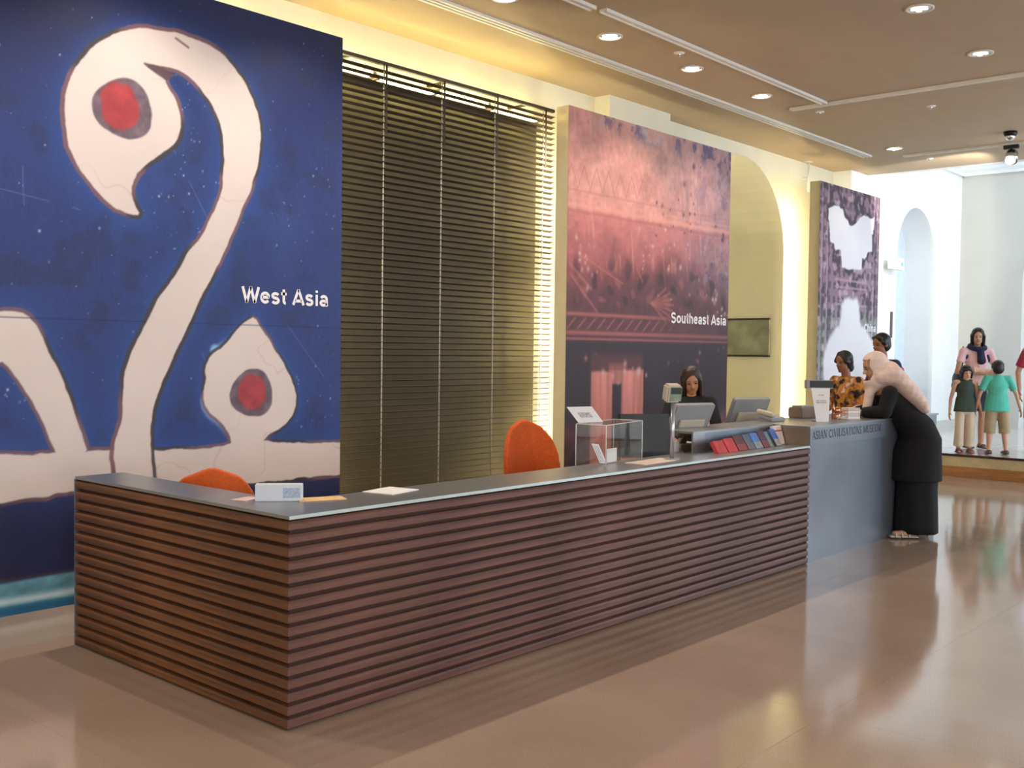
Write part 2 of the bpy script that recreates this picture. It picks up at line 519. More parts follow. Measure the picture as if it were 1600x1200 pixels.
M_cone = mat('downlight_ring_white', (215, 208, 195), 0.5)


def downlight(x, y, label, power, on=True, group='recessed ceiling downlights'):
    d = empty('downlight', (x, y, ZC)); tag(d, label, 'ceiling light', group)
    bm = bmesh.new(); lathe(bm, [(0.112, -0.001), (0.112, -0.010), (0.092, -0.012), (0.088, -0.002)], n=28)
    fin('trim_ring', bm, M_cone, d, True)
    bm = bmesh.new(); lathe(bm, [(0.09, -0.003), (0.07, -0.0024), (0.0005, -0.002)], n=28)
    fin('reflector', bm, M_chrome, d, True)
    for q in range(4):
        a = q * PI / 2 + 0.4
        bm = bmesh.new(); ell(bm, (0.042 * math.cos(a), 0.042 * math.sin(a), -0.011), (0.026, 0.026, 0.008), seg=10, rg=6)
        fin('bulb', bm, M_bulb if on else mat('bulb_dim', (230, 235, 225), 0.3, emis=1.0, ecol=(0.95, 1.0, 0.85)), d, True)
    if power:
        l = bpy.data.lights.new('downlight_beam', 'SPOT'); l.energy = power; l.spot_size = math.radians(118); l.spot_blend = 0.75
        l.shadow_soft_size = 0.045; l.color = (1.0, 0.9, 0.79)
        o = bpy.data.objects.new('downlight_beam', l); COL.objects.link(o); o.parent = d; o.location = (0, 0, -0.04)


DLA = 88
downlight(4.83, 1.95, 'lit downlight nearest the camera in the row above the desk, left of the long track', DLA)
downlight(6.17, 1.95, 'lit downlight, middle one of the three bright ones above the second panel', DLA)
downlight(7.56, 1.95, 'lit downlight above the right edge of the second panel, third in its row', DLA)
downlight(3.5, 1.99, 'lit downlight cut by the top edge of the photo', DLA)
for x, wd in ((2.1, 'over the right part'), (0.75, 'over the middle'), (-0.7, 'over the left end')):
    downlight(x, 1.95, 'lit downlight of the desk row, ' + wd + ' of the blue panel', DLA * 1.25)
downlight(11.23, 1.96, 'small lit downlight beside the start of the furthest cross track', DLA * 0.35)
downlight(5.76, -0.38, 'dim chrome downlight at the top right, the nearer of the two', DLA * 0.22, False)
downlight(7.34, -0.35, 'dim chrome downlight at the right, the farther of the two', DLA * 0.22, False)
for x, wd in ((2.6, 'nearest the desk middle'), (-0.4, 'at the desk corner'), (-3.2, 'behind the camera')):
    downlight(x, -0.38, 'dim downlight over the open floor, ' + wd, DLA * 0.22, False)
for x, wd in ((-3.0, 'first'), (0.5, 'second'), (4.0, 'third'), (7.5, 'fourth')):
    downlight(x, -3.4, wd + ' lit downlight from the rear in the row by the side windows', DLA * 0.12)
for (x, y, lab) in ((5.64, 1.76, 'small round sprinkler plate between the first two downlights'), (8.64, 1.8, 'small round sprinkler plate just past the track crossing'),
                    (9.13, 0.73, 'small round sprinkler plate beyond the cross track on the right'), (12.25, 1.86, 'small round sprinkler plate close to the hall opening')):
    t = empty('sprinkler', (x, y, ZC)); tag(t, lab, 'sprinkler', 'sprinkler plates on the ceiling')
    bm = bmesh.new(); lathe(bm, [(0.0005, -0.012), (0.03, -0.012), (0.05, -0.006), (0.052, 0)], n=20); fin('cover_plate', bm, M_trim, t, True)
    bm = bmesh.new(); lathe(bm, [(0.0005, -0.03), (0.012, -0.03), (0.014, -0.012)], n=12); fin('nozzle', bm, M_chrome, t, True)

# spotlight heads
t = empty('spotlight', (11.8, 0.66, ZC - 0.026)); tag(t, 'bright spotlight with black cap hanging from the furthest cross track', 'spotlight')
box('adapter', -0.03, 0.03, -0.09, 0.09, -0.05, 0, M_black, t, 0.004)
tube('stem', (0, 0, -0.05), (0, 0, -0.1), 0.012, M_black, t)
tube('lamp_head', (0.05, 0.0, -0.09), (-0.02, 0.0, -0.2), 0.07, M_chrome, t, 20, 0.085)
bm = bmesh.new(); ell(bm, (-0.03, -0.0, -0.205), (0.062, 0.06, 0.045)); fin('lens', bm, M_bulb, t, True)
l = bpy.data.lights.new('spot_beam', 'SPOT'); l.energy = 300; l.spot_size = math.radians(62); l.spot_blend = 0.35; l.shadow_soft_size = 0.06; l.color = (1.0, 0.93, 0.82)
o = bpy.data.objects.new('spot_beam', l); COL.objects.link(o); o.location = (11.72, 0.66, 4.0)
o.rotation_euler = (Vector((14.2, 3.1, 3.7)) - Vector(o.location)).to_track_quat('-Z', 'Y').to_euler()
t = empty('camera_dome', (11.06, 0.46, ZC)); tag(t, 'small black and chrome camera on the ceiling above the bright spotlight', 'security camera')
bm = bmesh.new(); lathe(bm, [(0.0005, 0), (0.075, 0), (0.08, -0.02), (0.07, -0.05), (0.04, -0.06), (0.0005, -0.06)]); fin('base', bm, M_blackm, t, True)
bm = bmesh.new(); lathe(bm, [(0.055, -0.05), (0.055, -0.075), (0.035, -0.1), (0.0005, -0.11)]); fin('dome', bm, M_chrome, t, True)
t = empty('conduit_pipe', (11.46, 3.1, 3.9)); tag(t, 'thin white conduit pipe between ceiling and the furthest panel', 'pipe')
tube('pipe', (0, 0.18, 0), (0, 0.18, 0.43), 0.016, M_trim, t)
tube('bracket', (0, 0.18, 0.2), (0, 0.27, 0.2), 0.01, M_trim, t)
box('flange', -0.04, 0.04, 0.14, 0.22, 0.42, 0.43, M_trim, t)

# ------------------------------------------------------------------ fluorescent battens behind panels and blind
def batten(A, B, label, facing=(0, 1, 0), group='fluorescent tubes behind the panels', m=None):
    A = Vector(A); B = Vector(B)
    r = empty('fluorescent_batten', A, 0, label, 'strip light', group)
    d = B - A
    u = d.normalized(); back = Vector(facing)
    s = u.cross(back)
    # housing between tube and panel
    bm = bmesh.new()
    mt = basis(-back * 0.05, u, s, back)
    bbox(bm, 0, d.length, -0.03, 0.03, -0.012, 0.012, 0, mt); fin('housing', bm, M_trim, r)
    bm = bmesh.new(); bbox(bm, 0, d.length, -0.02, 0.02, -0.064, -0.008, 0, mt); fin('spine', bm, M_trim, r)
    tube('tube', u * 0.04, d - u * 0.04, 0.016, m or M_lamp, r)
    for e in (u * 0.02, d - u * 0.02):
        bm = bmesh.new(); bbox(bm, -0.02, 0.02, -0.02, 0.02, -0.045, 0.02, 0, basis(e, u, s, back)); fin('lamp_holder', bm, M_beigep, r)


for k, (x, lab) in enumerate(((5.45, 'panel with pink artwork'), (10.99, 'furthest carved-screen panel'), (2.33, 'blue panel'))):
    for i in range(3):
        z = 0.02 + i * 1.27
        batten((x, 2.972, z), (x, 2.972, z + 1.18), ('lowest', 'middle', 'top')[i] + ' vertical fluorescent tube behind the edge of the ' + lab)
for i in range(4):
    x = 2.62 + i * 0.72
    batten((x, 3.315, 3.918 - 0.02 * (i % 2)), (x + 0.72, 3.315, 3.918 - 0.02 * (i % 2)), ('first', 'second', 'third', 'fourth')[i] + ' horizontal fluorescent tube from the left behind the top of the blind', (0, -1, 0), m=M_lamph)
for i in range(2):
    batten((-0.6 + 1.25 * i, 2.972, 3.86), (0.6 + 1.25 * i, 2.972, 3.86), ('left', 'right')[i] + ' horizontal fluorescent tube behind the top of the blue panel', (0, 1, 0), m=M_lamph)

# ------------------------------------------------------------------ printed panels
HOOK=[(0.685,0.701),(0.664,0.941),(0.693,1.041),(0.728,1.165),(0.724,1.307),(0.737,1.42),(0.806,1.591),(0.881,1.736),(0.962,1.883),(1.072,2.034),(1.17,2.188),(1.29,2.338),(1.373,2.479),(1.437,2.624),(1.461,2.822),(1.45,3.002),(1.415,3.134),(1.355,3.243),(1.253,3.326),(1.154,3.381),(1.038,3.403),(0.88,3.383),(0.961,3.354),(1.024,3.326),(1.033,3.291),(1.103,3.209),(1.135,3.099),(1.145,3.013),(1.103,2.918),(0.993,2.831),(0.881,2.742),(0.815,2.664),(0.789,2.576),(0.815,2.494),(0.859,2.422),(0.776,2.413),(0.656,2.461),(0.539,2.558),(0.426,2.695),(0.371,2.806),(0.351,2.963),(0.364,3.126),(0.399,3.24),(0.483,3.365),(0.581,3.468),(0.686,3.547),(0.806,3.603),(0.96,3.631),(1.12,3.64),(1.253,3.633),(1.389,3.608),(1.529,3.531),(1.638,3.418),(1.722,3.28),(1.766,3.101),(1.761,2.944),(1.714,2.764),(1.641,2.6),(1.549,2.405),(1.463,2.214),(1.339,2.007),(1.257,1.853),(1.171,1.684),(1.091,1.523),(1.008,1.347),(0.945,1.186),(0.922,1.041),(0.931,0.912),(0.954,0.676)]
BAND=[(-0.873,0.975),(-0.031,0.959),(0.161,0.935),(0.292,0.945),(0.5,0.944),(0.655,0.934),(0.986,0.921),(1.259,0.903),(1.468,0.908),(1.539,0.939),(1.777,0.934),(2.032,0.906),(2.521,0.882),(2.523,0.622),(1.838,0.633),(1.556,0.635),(0.407,0.69),(-0.032,0.672),(-0.876,0.608)]
LAM=[(-0.69,1.644),(-0.028,1.779),(0.085,1.786),(0.164,1.751),(0.232,1.612),(0.313,1.451),(0.396,1.259),(0.452,1.093),(0.517,0.895),(0.316,0.889),(0.296,0.949),(0.242,1.076),(0.177,1.212),(0.099,1.336),(0.033,1.453),(-0.029,1.501),(-0.24,1.364),(-0.571,0.953),(-0.814,0.971)]
DROP=[(1.719,1.812),(1.773,1.728),(1.888,1.589),(2.006,1.428),(2.081,1.278),(2.07,1.133),(1.969,1.007),(1.798,0.951),(1.81,0.873),(1.509,0.892),(1.529,0.935),(1.483,1.031),(1.412,1.095),(1.327,1.16),(1.302,1.264),(1.327,1.372),(1.317,1.446),(1.361,1.536),(1.465,1.598),(1.572,1.723),(1.661,1.788)]
OPEN1=[(10.898,3.565),(11.106,3.625),(11.25,3.618),(11.361,3.584),(11.439,3.499),(11.535,3.447),(11.593,3.405),(11.707,3.401),(11.8,3.433),(11.929,3.533),(12.082,3.597),(12.201,3.593),(12.303,3.555),(12.443,3.586),(12.416,3.355),(12.378,3.319),(12.391,3.092),(12.231,3.071),(12.196,2.996),(12.039,2.968),(12.029,2.807),(11.741,2.78),(11.367,2.795),(11.336,3.025),(11.156,3.011),(11.098,3.098),(10.974,3.103),(10.952,3.389),(10.905,3.429)]
OPEN2=[(11.408,2.349),(11.68,2.369),(11.961,2.373),(12.002,2.004),(12.276,1.926),(12.453,1.792),(12.807,1.692),(12.875,0.563),(10.897,0.651),(10.863,1.323),(10.886,1.578),(10.987,1.771),(11.166,1.903),(11.389,1.989)]

def chaikin(P, n=2):
    P = np.array(P, float)
    for _ in range(n):
        Q = np.roll(P, -1, axis=0)
        P = np.stack([0.75 * P + 0.25 * Q, 0.25 * P + 0.75 * Q], 1).reshape(-1, 2)
    return P


def sdf(P, X, Z, pad=0.5):
    """signed distance (negative inside) of a polygon on the grid, exact within pad of its box"""
    P = np.array(P, float)
    out = np.full(X.shape, pad)
    m = (X > P[:, 0].min() - pad) & (X < P[:, 0].max() + pad) & (Z > P[:, 1].min() - pad) & (Z < P[:, 1].max() + pad)
    x = X[m]; z = Z[m]
    d2 = np.full(x.shape, 1e9); ins = np.zeros(x.shape, bool)
    for k in range(len(P)):
        a = P[k]; b = P[(k + 1) % len(P)]
        e = b - a; wx = x - a[0]; wz = z - a[1]
        t = np.clip((wx * e[0] + wz * e[1]) / max(e @ e, 1e-12), 0, 1)
        d2 = np.minimum(d2, (wx - e[0] * t) ** 2 + (wz - e[1] * t) ** 2)
        if a[1] != b[1]:
            c = ((a[1] > z) != (b[1] > z)) & (x < (b[0] - a[0]) * (z - a[1]) / (b[1] - a[1]) + a[0])
            ins ^= c
    d = np.sqrt(d2)
    out[m] = np.where(ins, -d, d)
    return out


_rng = np.random.RandomState(3)
_NZ = _rng.rand(256, 256)


def vnoise(x, y):
    xi = np.floor(x).astype(int); yi = np.floor(y).astype(int)
    fx = x - xi; fy = y - yi
    fx = fx * fx * (3 - 2 * fx); fy = fy * fy * (3 - 2 * fy)
    g = lambda a, b: _NZ[a % 256, b % 256]
    return (g(xi, yi) * (1 - fx) + g(xi + 1, yi) * fx) * (1 - fy) + (g(xi, yi + 1) * (1 - fx) + g(xi + 1, yi + 1) * fx) * fy


def fbm(x, y, s, o=4):
    v = 0; a = 0.5; t = 0
    for k in range(o):
        v = v + a * vnoise(x * s + 17.3 * k, y * s + 9.1 * k); t += a
        a *= 0.5; s *= 2.1
    return v / t


def sm(a, b, x):
    t = np.clip((x - a) / (b - a), 0, 1)
    return t * t * (3 - 2 * t)


def mixc(C, c, m):
    return C + (np.array(c, float) - C) * m[..., None]


def art_face(name, x0, x1, z0, z1, step, fn, y, m, parent):
    nx = int((x1 - x0) / step) + 1; nz = int((z1 - z0) / step) + 1
    xs = np.linspace(x0, x1, nx); zs = np.linspace(z0, z1, nz)
    X, Z = np.meshgrid(xs, zs)
    C = np.clip(fn(X, Z), 0, 255) / 255.0
    L = np.where(C <= 0.04045, C / 12.92, ((C + 0.055) / 1.055) ** 2.4) * 0.86
    co = np.stack([X - x0, np.full_like(X, y), Z], -1).reshape(-1, 3)
    idx = np.arange(nx * nz).reshape(nz, nx)
    q = np.stack([idx[:-1, :-1], idx[:-1, 1:], idx[1:, 1:], idx[1:, :-1]], -1).reshape(-1, 4)
    me = bpy.data.meshes.new(name)
    me.vertices.add(len(co)); me.vertices.foreach_set('co', co.ravel())
    me.loops.add(q.size); me.loops.foreach_set('vertex_index', q.ravel())
    me.polygons.add(len(q)); me.polygons.foreach_set('loop_start', np.arange(0, q.size, 4)); me.polygons.foreach_set('loop_total', np.full(len(q), 4))
    me.update(calc_edges=True)
    at = me.color_attributes.new('print', 'FLOAT_COLOR', 'POINT')
    rgba = np.concatenate([L.reshape(-1, 3), np.ones((nx * nz, 1))], 1)
    at.data.foreach_set('color', rgba.ravel())
    return link(name, me, m, parent)


def arc(cx, cy, rx, ry, a0, a1, n=14):
    return [(cx + rx * math.cos(math.radians(a0 + (a1 - a0) * k / n)), cy + ry * math.sin(math.radians(a0 + (a1 - a0) * k / n))) for k in range(n + 1)]


# bold grotesque letters as centre lines: (advance, strokes); capital height 1, lower-case height .74
SANS = {
    'W': (1.16, [[(.07, 1), (.32, .0)], [(.32, 0), (.57, 1)], [(.57, 1), (.82, 0)], [(.82, 0), (1.07, 1)]]),
    'A': (0.88, [[(.07, 0), (.42, 1)], [(.42, 1), (.77, 0)], [(.2, .26), (.64, .26)]]),
    'S': (0.80, [arc(.37, .72, .26, .205, 20, 270) + arc(.37, .28, .27, .225, 90, -160)[1:]]),
    'C': (0.88, [arc(.44, .5, .33, .42, 38, 322, 22)]),
    'e': (0.70, [[(.12, .39), (.56, .39)] + arc(.33, .37, .24, .29, 4, 322, 20)[1:]]),
    's': (0.64, [arc(.29, .52, .19, .14, 20, 270) + arc(.29, .215, .2, .155, 90, -160)[1:]]),
    't': (0.44, [[(.2, .95), (.2, .2)] + arc(.32, .2, .12, .125, 180, 275, 6)[1:], [(.02, .67), (.38, .67)]]),
    'i': (0.34, [[(.16, 0), (.16, .74)], [(.16, .86), (.16, 1.02)]]),
    'a': (0.68, [arc(.32, .48, .2, .175, 160, 0, 10) + [(.52, .1), (.56, .0)], arc(.3, .21, .2, .145, 40, 330, 16) + [(.52, .2)]]),
    'o': (0.74, [arc(.35, .37, .245, .285, 0, 360, 24)]),
    'u': (0.72, [[(.12, .74), (.12, .3)] + arc(.32, .28, .2, .2, 180, 340, 10)[1:], [(.54, .74), (.54, 0)]]),
    'h': (0.72, [[(.12, 1), (.12, 0)], arc(.33, .44, .2, .21, 165, 0, 10) + [(.53, 0)]]),
    'n': (0.72, [[(.12, .74), (.12, 0)], arc(.33, .44, .2, .21, 165, 0, 10) + [(.53, 0)]]),
    ' ': (0.32, []),
}
# roman capitals: strokes carry their own width; bars are serifs
K, T_ = .19, .075
SERIF = {
    'A': (.92, [([(.1, 0), (.44, 1)], T_), ([(.42, 1), (.76, 0)], K), ([(.22, .33), (.62, .33)], T_), ([(0, .03), (.22, .03)], .06), ([(.62, .03), (.9, .03)], .06)]),
    'S': (.68, [(arc(.32, .73, .22, .22, 25, 270) + arc(.32, .27, .24, .24, 90, -155)[1:], .14), ([(.53, .97), (.53, .72)], .06), ([(.09, .3), (.09, .03)], .06)]),
    'I': (.46, [([(.22, 0), (.22, 1)], K), ([(.04, .03), (.4, .03)], .06), ([(.04, .97), (.4, .97)], .06)]),
    'N': (.98, [([(.16, 0), (.16, 1)], T_), ([(.14, 1), (.78, 0)], K), ([(.8, 0), (.8, 1)], T_), ([(.03, .03), (.3, .03)], .06), ([(.66, .97), (.94, .97)], .06), ([(0, .97), (.2, .97)], .06)]),
    'C': (.88, [(arc(.45, .5, .36, .45, 40, 320, 20), .14), ([(.74, .98), (.74, .7)], .06)]),
    'V': (.9, [([(.12, 1), (.46, 0)], K), ([(.46, 0), (.78, 1)], T_), ([(0, .97), (.28, .97)], .06), ([(.64, .97), (.9, .97)], .06)]),
    'L': (.74, [([(.2, 0), (.2, 1)], K), ([(.04, .03), (.66, .03)], .06), ([(.66, .0), (.66, .26)], .06), ([(.04, .97), (.38, .97)], .06)]),
    'T': (.82, [([(.4, 0), (.4, 1)], K), ([(.04, .96), (.76, .96)], .07), ([(.05, 1), (.05, .74)], .06), ([(.75, 1), (.75, .74)], .06), ([(.22, .03), (.58, .03)], .06)]),
    'O': (.96, [(arc(.46, .5, .36, .44, 0, 360, 24), .14)]),
    'M': (1.12, [([(.17, 0), (.17, 1)], T_), ([(.17, 1), (.53, .05)], K), ([(.53, .05), (.9, 1)], T_), ([(.92, 0), (.92, 1)], K), ([(.03, .03), (.31, .03)], .06), ([(.76, .03), (1.08, .03)], .06), ([(.02, .97), (.24, .97)], .06), ([(.84, .97), (1.06, .97)], .06)]),
    'U': (.96, [([(.2, 1), (.2, .32)] + arc(.47, .32, .27, .28, 180, 360, 12)[1:] + [(.74, 1)], .12), ([(.2, 1), (.2, .35)], K), ([(.04, .97), (.36, .97)], .06), ([(.6, .97), (.88, .97)], .06)]),
    'E': (.78, [([(.2, 0), (.2, 1)], K), ([(.04, .03), (.68, .03)], .06), ([(.04, .97), (.66, .97)], .06), ([(.2, .5), (.52, .5)], .06), ([(.68, 0), (.68, .24)], .06), ([(.66, 1), (.66, .78)], .06)]),
    ' ': (.42, []),
}


def lettering(name, s, font, cap, width, m, parent, mtx, wd=.19, ext=0.0008):
    """flat letters cut from ribbons; cap = capital height, width = total length in metres"""
    tot = sum(font[ch][0] for ch in s)
    kx = width / tot
    bm = bmesh.new()
    x = 0.0
    for ch in s:
        adv, strokes = font[ch]
        for st in strokes:
            pts, w_ = st if isinstance(st, tuple) else (st, wd)
            P2 = [V_((x + p[0]) * kx, p[1] * cap) for p in pts]
            half = w_ * cap / 2
            L, Rr = [], []
            for k, p in enumerate(P2):
                a0 = P2[max(k - 1, 0)]; a1 = P2[min(k + 1, len(P2) - 1)]
                d = (a1 - a0).normalized()
                n_ = Vector((-d.y, d.x, 0))
                L.append(p + n_ * half); Rr.append(p - n_ * half)
            for zz_ in (0, ext):
                row = [(bm.verts.new(l_ + Vector((0, 0, zz_))), bm.verts.new(r_ + Vector((0, 0, zz_)))) for l_, r_ in zip(L, Rr)]
                for k in range(len(row) - 1):
                    bm.faces.new((row[k][0], row[k + 1][0], row[k + 1][1], row[k][1]))
        x += adv
    me = bpy.data.meshes.new(name); bm.to_mesh(me); bm.free(); me.transform(mtx)
    return link(name, me, m, parent)


def V_(x, y):
    return Vector((x, y, 0))


def print_mat():
    m = bpy.data.materials.new('printed_vinyl'); m.use_nodes = True
    nt = m.node_tree; b = nt.nodes['Principled BSDF']
    a = nt.nodes.new('ShaderNodeAttribute'); a.attribute_name = 'print'
    nt.links.new(a.outputs['Color'], b.inputs['Base Color'])
    b.inputs['Roughness'].default_value = 0.55; b.inputs['Specular IOR Level'].default_value = 0.35
    return m


M_print = print_mat()
M_letter = mat('lettering_white', (238, 234, 232), 0.6, var=0.01)


def specks(X, Z, x0, x1, z0, z1, n, seed, C, col, rr=(0.004, 0.012), centres=None):
    r = np.random.RandomState(seed)
    for k in range(n):
        if centres is not None:
            c = centres[r.randint(len(centres))]; px = c[0] + r.randn() * c[2]; pz = c[1] + r.randn() * c[3]
        else:
            px = x0 + r.rand() * (x1 - x0); pz = z0 + r.rand() * (z1 - z0)
        s = rr[0] + r.rand() ** 2 * (rr[1] - rr[0]); al = (0.3 + 0.6 * r.rand())
        i0 = np.searchsorted(X[0], px - 3 * s); i1 = np.searchsorted(X[0], px + 3 * s)
        j0 = np.searchsorted(Z[:, 0], pz - 4 * s); j1 = np.searchsorted(Z[:, 0], pz + 4 * s)
        if i1 <= i0 or j1 <= j0: continue
        d = ((X[j0:j1, i0:i1] - px) / s) ** 2 + ((Z[j0:j1, i0:i1] - pz) / (s * 1.15)) ** 2
        m = np.exp(-d) * al
        C[j0:j1, i0:i1] = mixc(C[j0:j1, i0:i1], col, m)
    return C


def line(X, Z, a, b, w):
    a = np.array(a); b = np.array(b); e = b - a
    t = np.clip(((X - a[0]) * e[0] + (Z - a[1]) * e[1]) / (e @ e), 0, 1)
    d = np.hypot(X - a[0] - e[0] * t, Z - a[1] - e[1] * t)
    return np.clip(1.2 - d / w, 0, 1)


BEAK = [(0.88, 3.39), (1.0, 3.385), (1.085, 3.36), (1.03, 3.32), (0.955, 3.352)]
SPUR = ((1.10, 3.60), (1.19, 3.562))


def art_blue(X, Z):
    n = fbm(X, Z, 1.1, 5); n2 = fbm(X + 5, Z, 5, 4); n3 = fbm(X * 3, Z, 30, 2)
    C = np.zeros(X.shape + (3,)) + np.array((46, 62, 120.0))
    C = mixc(C, (26, 31, 72), sm(2.6, 3.9, Z + 0.6 * (n - 0.5)) * 0.85)
    C = mixc(C, (30, 34, 74), sm(0.9, 0.4, Z) * 0.8)
    C = mixc(C, (64, 84, 150), sm(0.5, 0.75, n) * 0.45 * sm(0.8, 1.4, Z) * sm(3.0, 2.4, Z))
    C = mixc(C, (42, 42, 62), sm(0.52, 0.76, n2) * 0.3)
    C = C * (0.94 + 0.12 * n3[..., None])
    wob = (fbm(X, Z, 9, 3) - 0.5) * 0.02
    hook = sdf(chaikin(HOOK, 1), X, Z) + wob
    band = sdf(BAND, X, Z) + wob * 1.4
    lam = sdf(chaikin(LAM, 1), X, Z) + wob
    drop = sdf(chaikin(DROP, 1), X, Z) + wob
    al = np.minimum(np.minimum(hook, band), np.minimum(lam, drop))
    C = mixc(C, (48, 92, 170), np.exp(-np.clip(al, 0, 1) / 0.09) * 0.6 * sm(0.55, 0.9, Z))
    C = mixc(C, (150, 205, 240), sm(0.035, 0.0, np.hypot((X - 1.40), (Z - 1.57)) - 0.02) * 0.9)
    C = mixc(C, (150, 205, 240), sm(0.05, 0.0, drop) * sm(1.52, 1.40, X) * sm(0.62, 0.75, vnoise(X * 9, Z * 9)))
    # dark outline then white body of every stroke; the hook's foot lies over the band
    white = np.array((226, 211, 204.0)) * (0.965 + 0.07 * fbm(X, Z, 2.2, 4)[..., None])
    crack = np.abs(fbm(X + 3, Z + 8, 2.6, 3) - 0.5)
    white = white - (np.exp(-(crack / 0.008) ** 2) * 0.8 * sm(.45, .6, fbm(X + 1, Z, 1.3, 2)))[..., None] * np.array((8, 22, 26.0))
    thick = 0.018 + 0.016 * fbm(X + 9, Z, 1.6, 2)
    oc = np.zeros_like(C) + np.array((128, 92, 96.0))
    oc = mixc(oc, (70, 62, 62), sm(0.45, 0.6, fbm(X, Z + 4, 2.0, 2)))
    base = np.minimum(np.minimum(band, lam), drop)
    ow = sm(thick, thick - 0.012, base) * sm(-0.01, 0.0, base)
    C = C + (oc - C) * (ow * 0.85)[..., None]
    C = C + (white - C) * sm(0.004, -0.008, base)[..., None]
    C = C + (oc - C) * (sm(thick + 0.004, thick - 0.008, hook) * 0.9)[..., None]
    C = C + (white - C) * sm(0.002, -0.01, hook)[..., None]
    for cx, cz, rx, rz, ix, iz, ox in ((0.738, 3.08, 0.2, 0.187, 0.135, 0.155, -0.02), (1.7, 1.268, 0.182, 0.172, 0.122, 0.125, 0.0)):
        ang = np.arctan2(Z - cz, X - cx)
        r = np.hypot((X - cx) / rx, (Z - cz) / rz) + 0.05 * np.sin(3 * ang + 1) + (fbm(X, Z, 8, 3) - 0.5) * 0.12
        ring = np.array((108, 92, 102.0)) * (0.8 + 0.5 * fbm(X, Z, 18, 3)[..., None])
        C = C + (ring - C) * sm(1.03, 0.95, r)[..., None]
        r2 = np.hypot((X - cx - ox) / ix, (Z - cz - 0.01) / iz) + (fbm(X + 2, Z, 12, 3) - 0.5) * 0.3
        red = np.array((176, 62, 68.0)) * (0.82 + 0.36 * fbm(X, Z, 11, 4)[..., None])
        C = C + (red - C) * (sm(1.08, 0.85, r2) * 0.92)[..., None]
    # beak-shaped dark notch by the head of the hook
    C = mixc(C, (96, 74, 78), sm(0.014, 0.0, sdf(BEAK, X, Z, 0.1)) * 0.9)
    C = mixc(C, (120, 84, 86), line(X, Z, SPUR[0], SPUR[1], 0.011) * 0.8)
    # thin scratches
    for a, b in (((1.07, 2.9), (1.37, 2.4)), ((-0.1, 2.5), (0.45, 2.42)), ((1.3, 1.55), (1.55, 0.95)), ((2.0, 1.75), (2.4, 1.3)), ((0.1, 2.9), (0.12, 2.2))):
        C = mixc(C, (110, 135, 190), line(X, Z, a, b, 0.004) * 0.5 * (fbm(X, Z, 6, 2) > 0.42) * (al > 0.02))
    C = mixc(C, (30, 36, 84), line(X, Z, (-1.0, 1.752), (2.5, 1.744), 0.005) * 0.55 * (hook > 0))
    D = specks(X, Z, -0.9, 2.49, 0.9, 3.9, 190, 5, C.copy(), (170, 188, 224), (0.0025, 0.0065))
    D = specks(X, Z, 0, 0, 0, 0, 170, 8, D, (206, 214, 236), (0.003, 0.0085),
               [(2.25, 1.15, 0.16, 0.16), (1.17, 2.95, 0.06, 0.25), (1.0, 2.5, 0.25, 0.2), (1.75, 0.75, 0.5, 0.05), (0.6, 2.3, 0.35, 0.25), (2.2, 2.6, 0.2, 0.25), (0.1, 1.35, 0.1, 0.15)])
    C = np.where((al > 0.02)[..., None], D, C)
    # navy foot, then the turquoise border
    foot = sm(0.0, 0.03, 0.212 - Z + 0.008 * np.sin(X * 3))
    tq = np.array((104, 164, 184.0)) * (0.75 + 0.5 * fbm(X * 0.6, Z, 14, 4)[..., None])
    tq = mixc(tq, (28, 96, 140), sm(0.06, 0.03, Z) * 0.8)
    tq = mixc(tq, (205, 228, 240), np.exp(-((Z - 0.085 - 0.012 * (fbm(X, Z, 4, 2) - 0.5)) / 0.022) ** 2) * 0.95)
    tq = mixc(tq, (34, 106, 150), sm(0.03, 0.012, np.abs(Z - 0.035)) * 0.6)
    C = C + (tq - C) * foot[..., None]
    C = mixc(C, (74, 58, 62), np.exp(-((Z - 0.214) / 0.008) ** 2) * 0.8)
    return C


